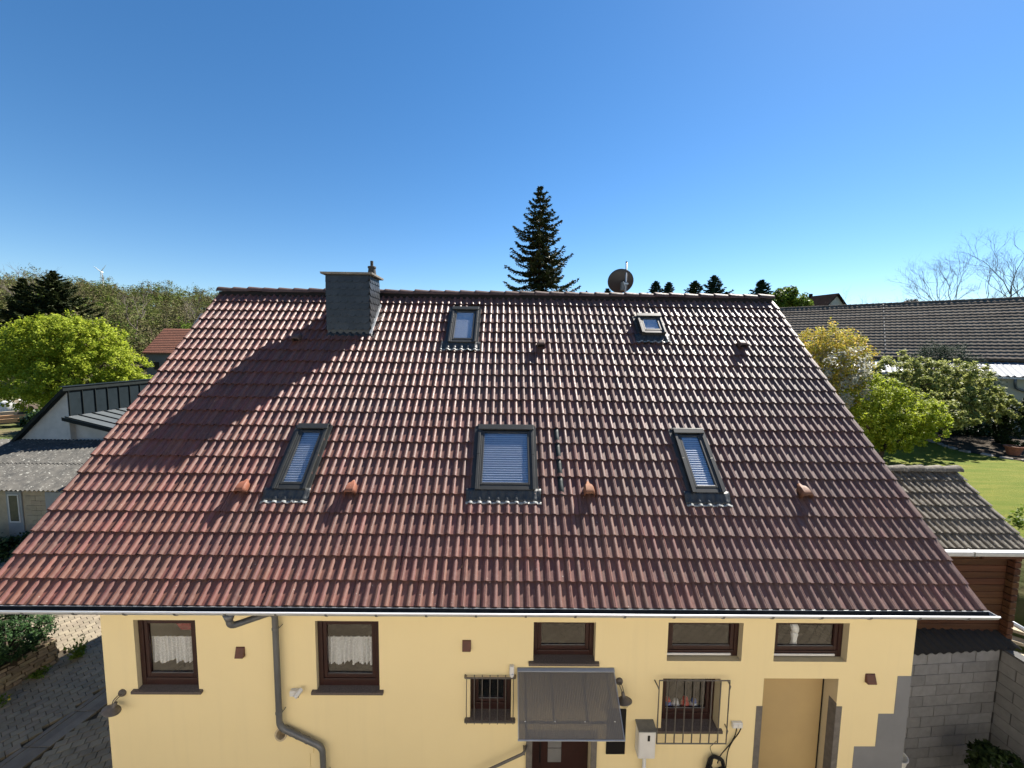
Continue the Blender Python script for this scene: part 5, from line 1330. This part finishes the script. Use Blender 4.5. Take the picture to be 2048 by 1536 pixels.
MB().tube(arc_path([tuple(BW2(DT,D0-.04,2.1)),tuple(BW2(DT,D0-.04,1.85)),tuple(BW2(DT-.1,D0+.14,1.55)),tuple(BW2(DT-1.0,D0+.14,1.25)),tuple(BW2(DT-1.05,D0+.12,.5))],.2), .065, 10).build('downpipe', m_zincgrey, an, smooth=True)

# ------------------------------------------------------------------ bare trees on the right skyline
def bare(name, x, y, H, label, depth=5, r=.16, spread=.42, lean=(0,0), n=3, mt=None):
    b = Vector((x,y,tz(x,y))); t = thing(name, b, label, 'tree', 'bare trees on the skyline'); mb = MB()
    twig(mb, b, Vector((lean[0],lean[1],1)).normalized(), H*.33, r, depth, spread, n, .12)
    mb.build('branch', mt or m_greybark, t); return t
def bare_to(name, x, y, ztop, label, **kw): return bare(name, x, y, (ztop-tz(x,y))*1.27, label, **kw)
bare_to('bare_tree', 67.5, 50, 14.0, 'rounded bare tree above the right part of the barn', r=.16, n=3, depth=7)
bare_to('bare_tree', 76, 50, 16.8, 'large bare tree at the right frame edge', r=.2, n=3, depth=7, lean=(-.12,0))
bare_to('bare_tree', 71, 49, 14.2, 'bare tree between the two large ones', r=.12, n=3, depth=6, lean=(.1,0))
bare_to('bare_tree', 55.5, 48, 11.2, 'small bare tree right of the skyline house', r=.09, depth=5)
bare_to('bare_tree', 47, 46, 10.3, 'slender bare tree over the barn ridge', r=.08, depth=5)
bt('rusty_bush', 58.5, 46, [(58.3,46,9.4,1.3,1.0,.8),(59.4,46,9.2,1.0,.9,.7)], 1500, .14, L_cone, 'rust brown bush peeping over the barn ridge', .1)

# ------------------------------------------------------------------ wooded hill on the left
def crown_cloud(pts, mat_, nm, label, nleaf=260, size=.36):
    Q = []
    for (x,y,h,w) in pts:
        z = tz(x,y); bl = [(x,y,z+h*.62,w,w,h*.40),(x+w*.5,y,z+h*.5,w*.7,w*.7,h*.3),(x-w*.5,y,z+h*.48,w*.7,w*.7,h*.3)]
        P_, od = blob_points(bl, nleaf, .22, max(12,nleaf//18), .45); Q.append(leaf_quads(P_, size, .3, .42, od*.4))
    o = place(nm, quads_mesh(nm, np.concatenate(Q), mat_), (0,0,0)); tag(o, label, 'wood', kind='stuff'); return o
bro, oli, gre = [], [], []
r2 = np.random.default_rng(5)
for k in range(430):
    y = r2.uniform(62, 190); x = -y*r2.uniform(.70, 1.30)+4
    d = -.75*x+.66*y
    if d < 86: continue
    h = r2.uniform(5.5, 10); w = r2.uniform(2.2, 3.8)
    c = r2.random(); (bro if c < .56 else oli if c < .88 else gre).append((x,y,h,w))
crown_cloud(bro, L_brown, 'brown_woodland', 'brown budding woodland covering the hill on the left', 420, .26)
crown_cloud(oli, L_olive, 'olive_woodland', 'olive green woodland mixed through the hill on the left', 420, .26)
crown_cloud(gre, L_mid, 'green_woodland', 'patches of fresh green woodland on the hill on the left', 420, .26)
tk = MB()
for (x,y,h,w) in bro+oli+gre: tk.tube([(x,y,tz(x,y)-.3),(x,y,tz(x,y)+h*.7)], [.16,.05], 4, caps=False)
o = tk.build('woodland_trunks', m_bark); tag(o, 'thin trunks standing in the woodland on the left hill', 'trunks', kind='stuff')
belt = [(r2.uniform(-10, 150), r2.uniform(105, 125), r2.uniform(5.5, 8.0), r2.uniform(2.4, 3.6)) for k in range(110)]
crown_cloud(belt, L_olive, 'far_tree_belt', 'distant belt of trees behind the village roofs', 300, .30)
# nearer trees one can tell apart
def hill_conif(x,y,ztop,half,lab,sd): b = tz(x,y); spruce('dark_conifer', (x,y,b), ztop-b, half, .16, lab, sd, 26, .36, L_needle, False, 'dark conifers on the hill', .5)
hill_conif(-75.5,70,16.2,8.5,'broad dark conifer standing before the wooded hill',31)
hill_conif(-81.0,70,14.8,4.6,'narrower dark conifer left of the broad one on the hill',32)
def hill_tree(x,y,h,w,lm,lab,n=1500,sz_=.22,nm='hillside_tree'):
    z = tz(x,y); bt(nm, x, y, [(x,y,z+h*.66,w,w,h*.34),(x+w*.55,y,z+h*.52,w*.7,w*.7,h*.28),(x-w*.55,y,z+h*.5,w*.7,w*.7,h*.28)], n, sz_, lm, lab, .18, 'trees before the hill', clump=.24)
hill_tree(-53,52,9.5,4.6,L_brown,'brown budding tree above the orange roof',4200,.20)
hill_tree(-60,58,10.5,4.6,L_brown,'brown tree left of the orange roofed house',4200,.20)
hill_tree(-47.5,88,13.5,4.4,L_brown,'brown tree behind the orange roofed house',4200,.2)
hill_tree(-66,64,10.0,3.6,L_olive,'olive tree behind the bright green one',3600,.2)
hill_tree(-88,66,15.0,4.8,L_olive,'olive tree at the left frame edge on the hill',4200,.22)
hill_tree(-57,78,9.5,3.2,L_mid,'fresh green tree halfway up the hill near the house roof',3000,.2)
hill_tree(-52,88,13.5,4.6,L_mid,'green tree touching the left verge of the house roof',4200,.2)
hill_tree(-64,84,11.5,4.0,L_brown,'brown tree in the middle of the hill',3600,.2)
for x,y,zt_,lab in ((-72,82,19.5,'bare tree crown breaking the hill line left of the roof'),(-62,80,17.0,'thin bare tree near the left verge'),(-90,78,22,'bare tree at the far left skyline')):
    b = tz(x,y); bare('hill_bare_tree', x, y, zt_-b, lab, r=.18, depth=5)

# ------------------------------------------------------------------ wind turbine
wt = thing('wind_turbine', (-2930,3000,tz(-2930,3000)), 'white wind turbine on the horizon above the wooded hill', 'wind turbine')
m_turb = M('turbine_white', (.8,.8,.8), None, rough=.5)
hub = Vector((-2942,2990,515))
MB().tube([(-2942,3000,tz(-2942,3000)),(-2942,3000,515)], [4.5,2.6], 10).build('tower', m_zincgrey, wt, smooth=True)
MB().box(-2945,-2939,2992,3006,511.5,518.5).build('nacelle', m_turb, wt, bevel=1)
for a in (-52, 40, 184):
    d_ = Vector((math.sin(rad(a)),0,math.cos(rad(a)))); p_ = Vector((d_.z,0,-d_.x))
    mb = MB(); rings = []
    for f, w_ in ((0,3.2),(.12,6.5),(.5,4.4),(1,1.2)):
        c = hub+d_*64*f; rings.append([tuple(c+p_*w_*.5+Vector((0,1.2*(1-f)+.2,0))), tuple(c+p_*w_*.5-Vector((0,1.2*(1-f)+.2,0))), tuple(c-p_*w_*.5-Vector((0,.4,0))), tuple(c-p_*w_*.5+Vector((0,.4,0)))])
    mb.loft(rings); mb.build('blade', m_turb, wt)
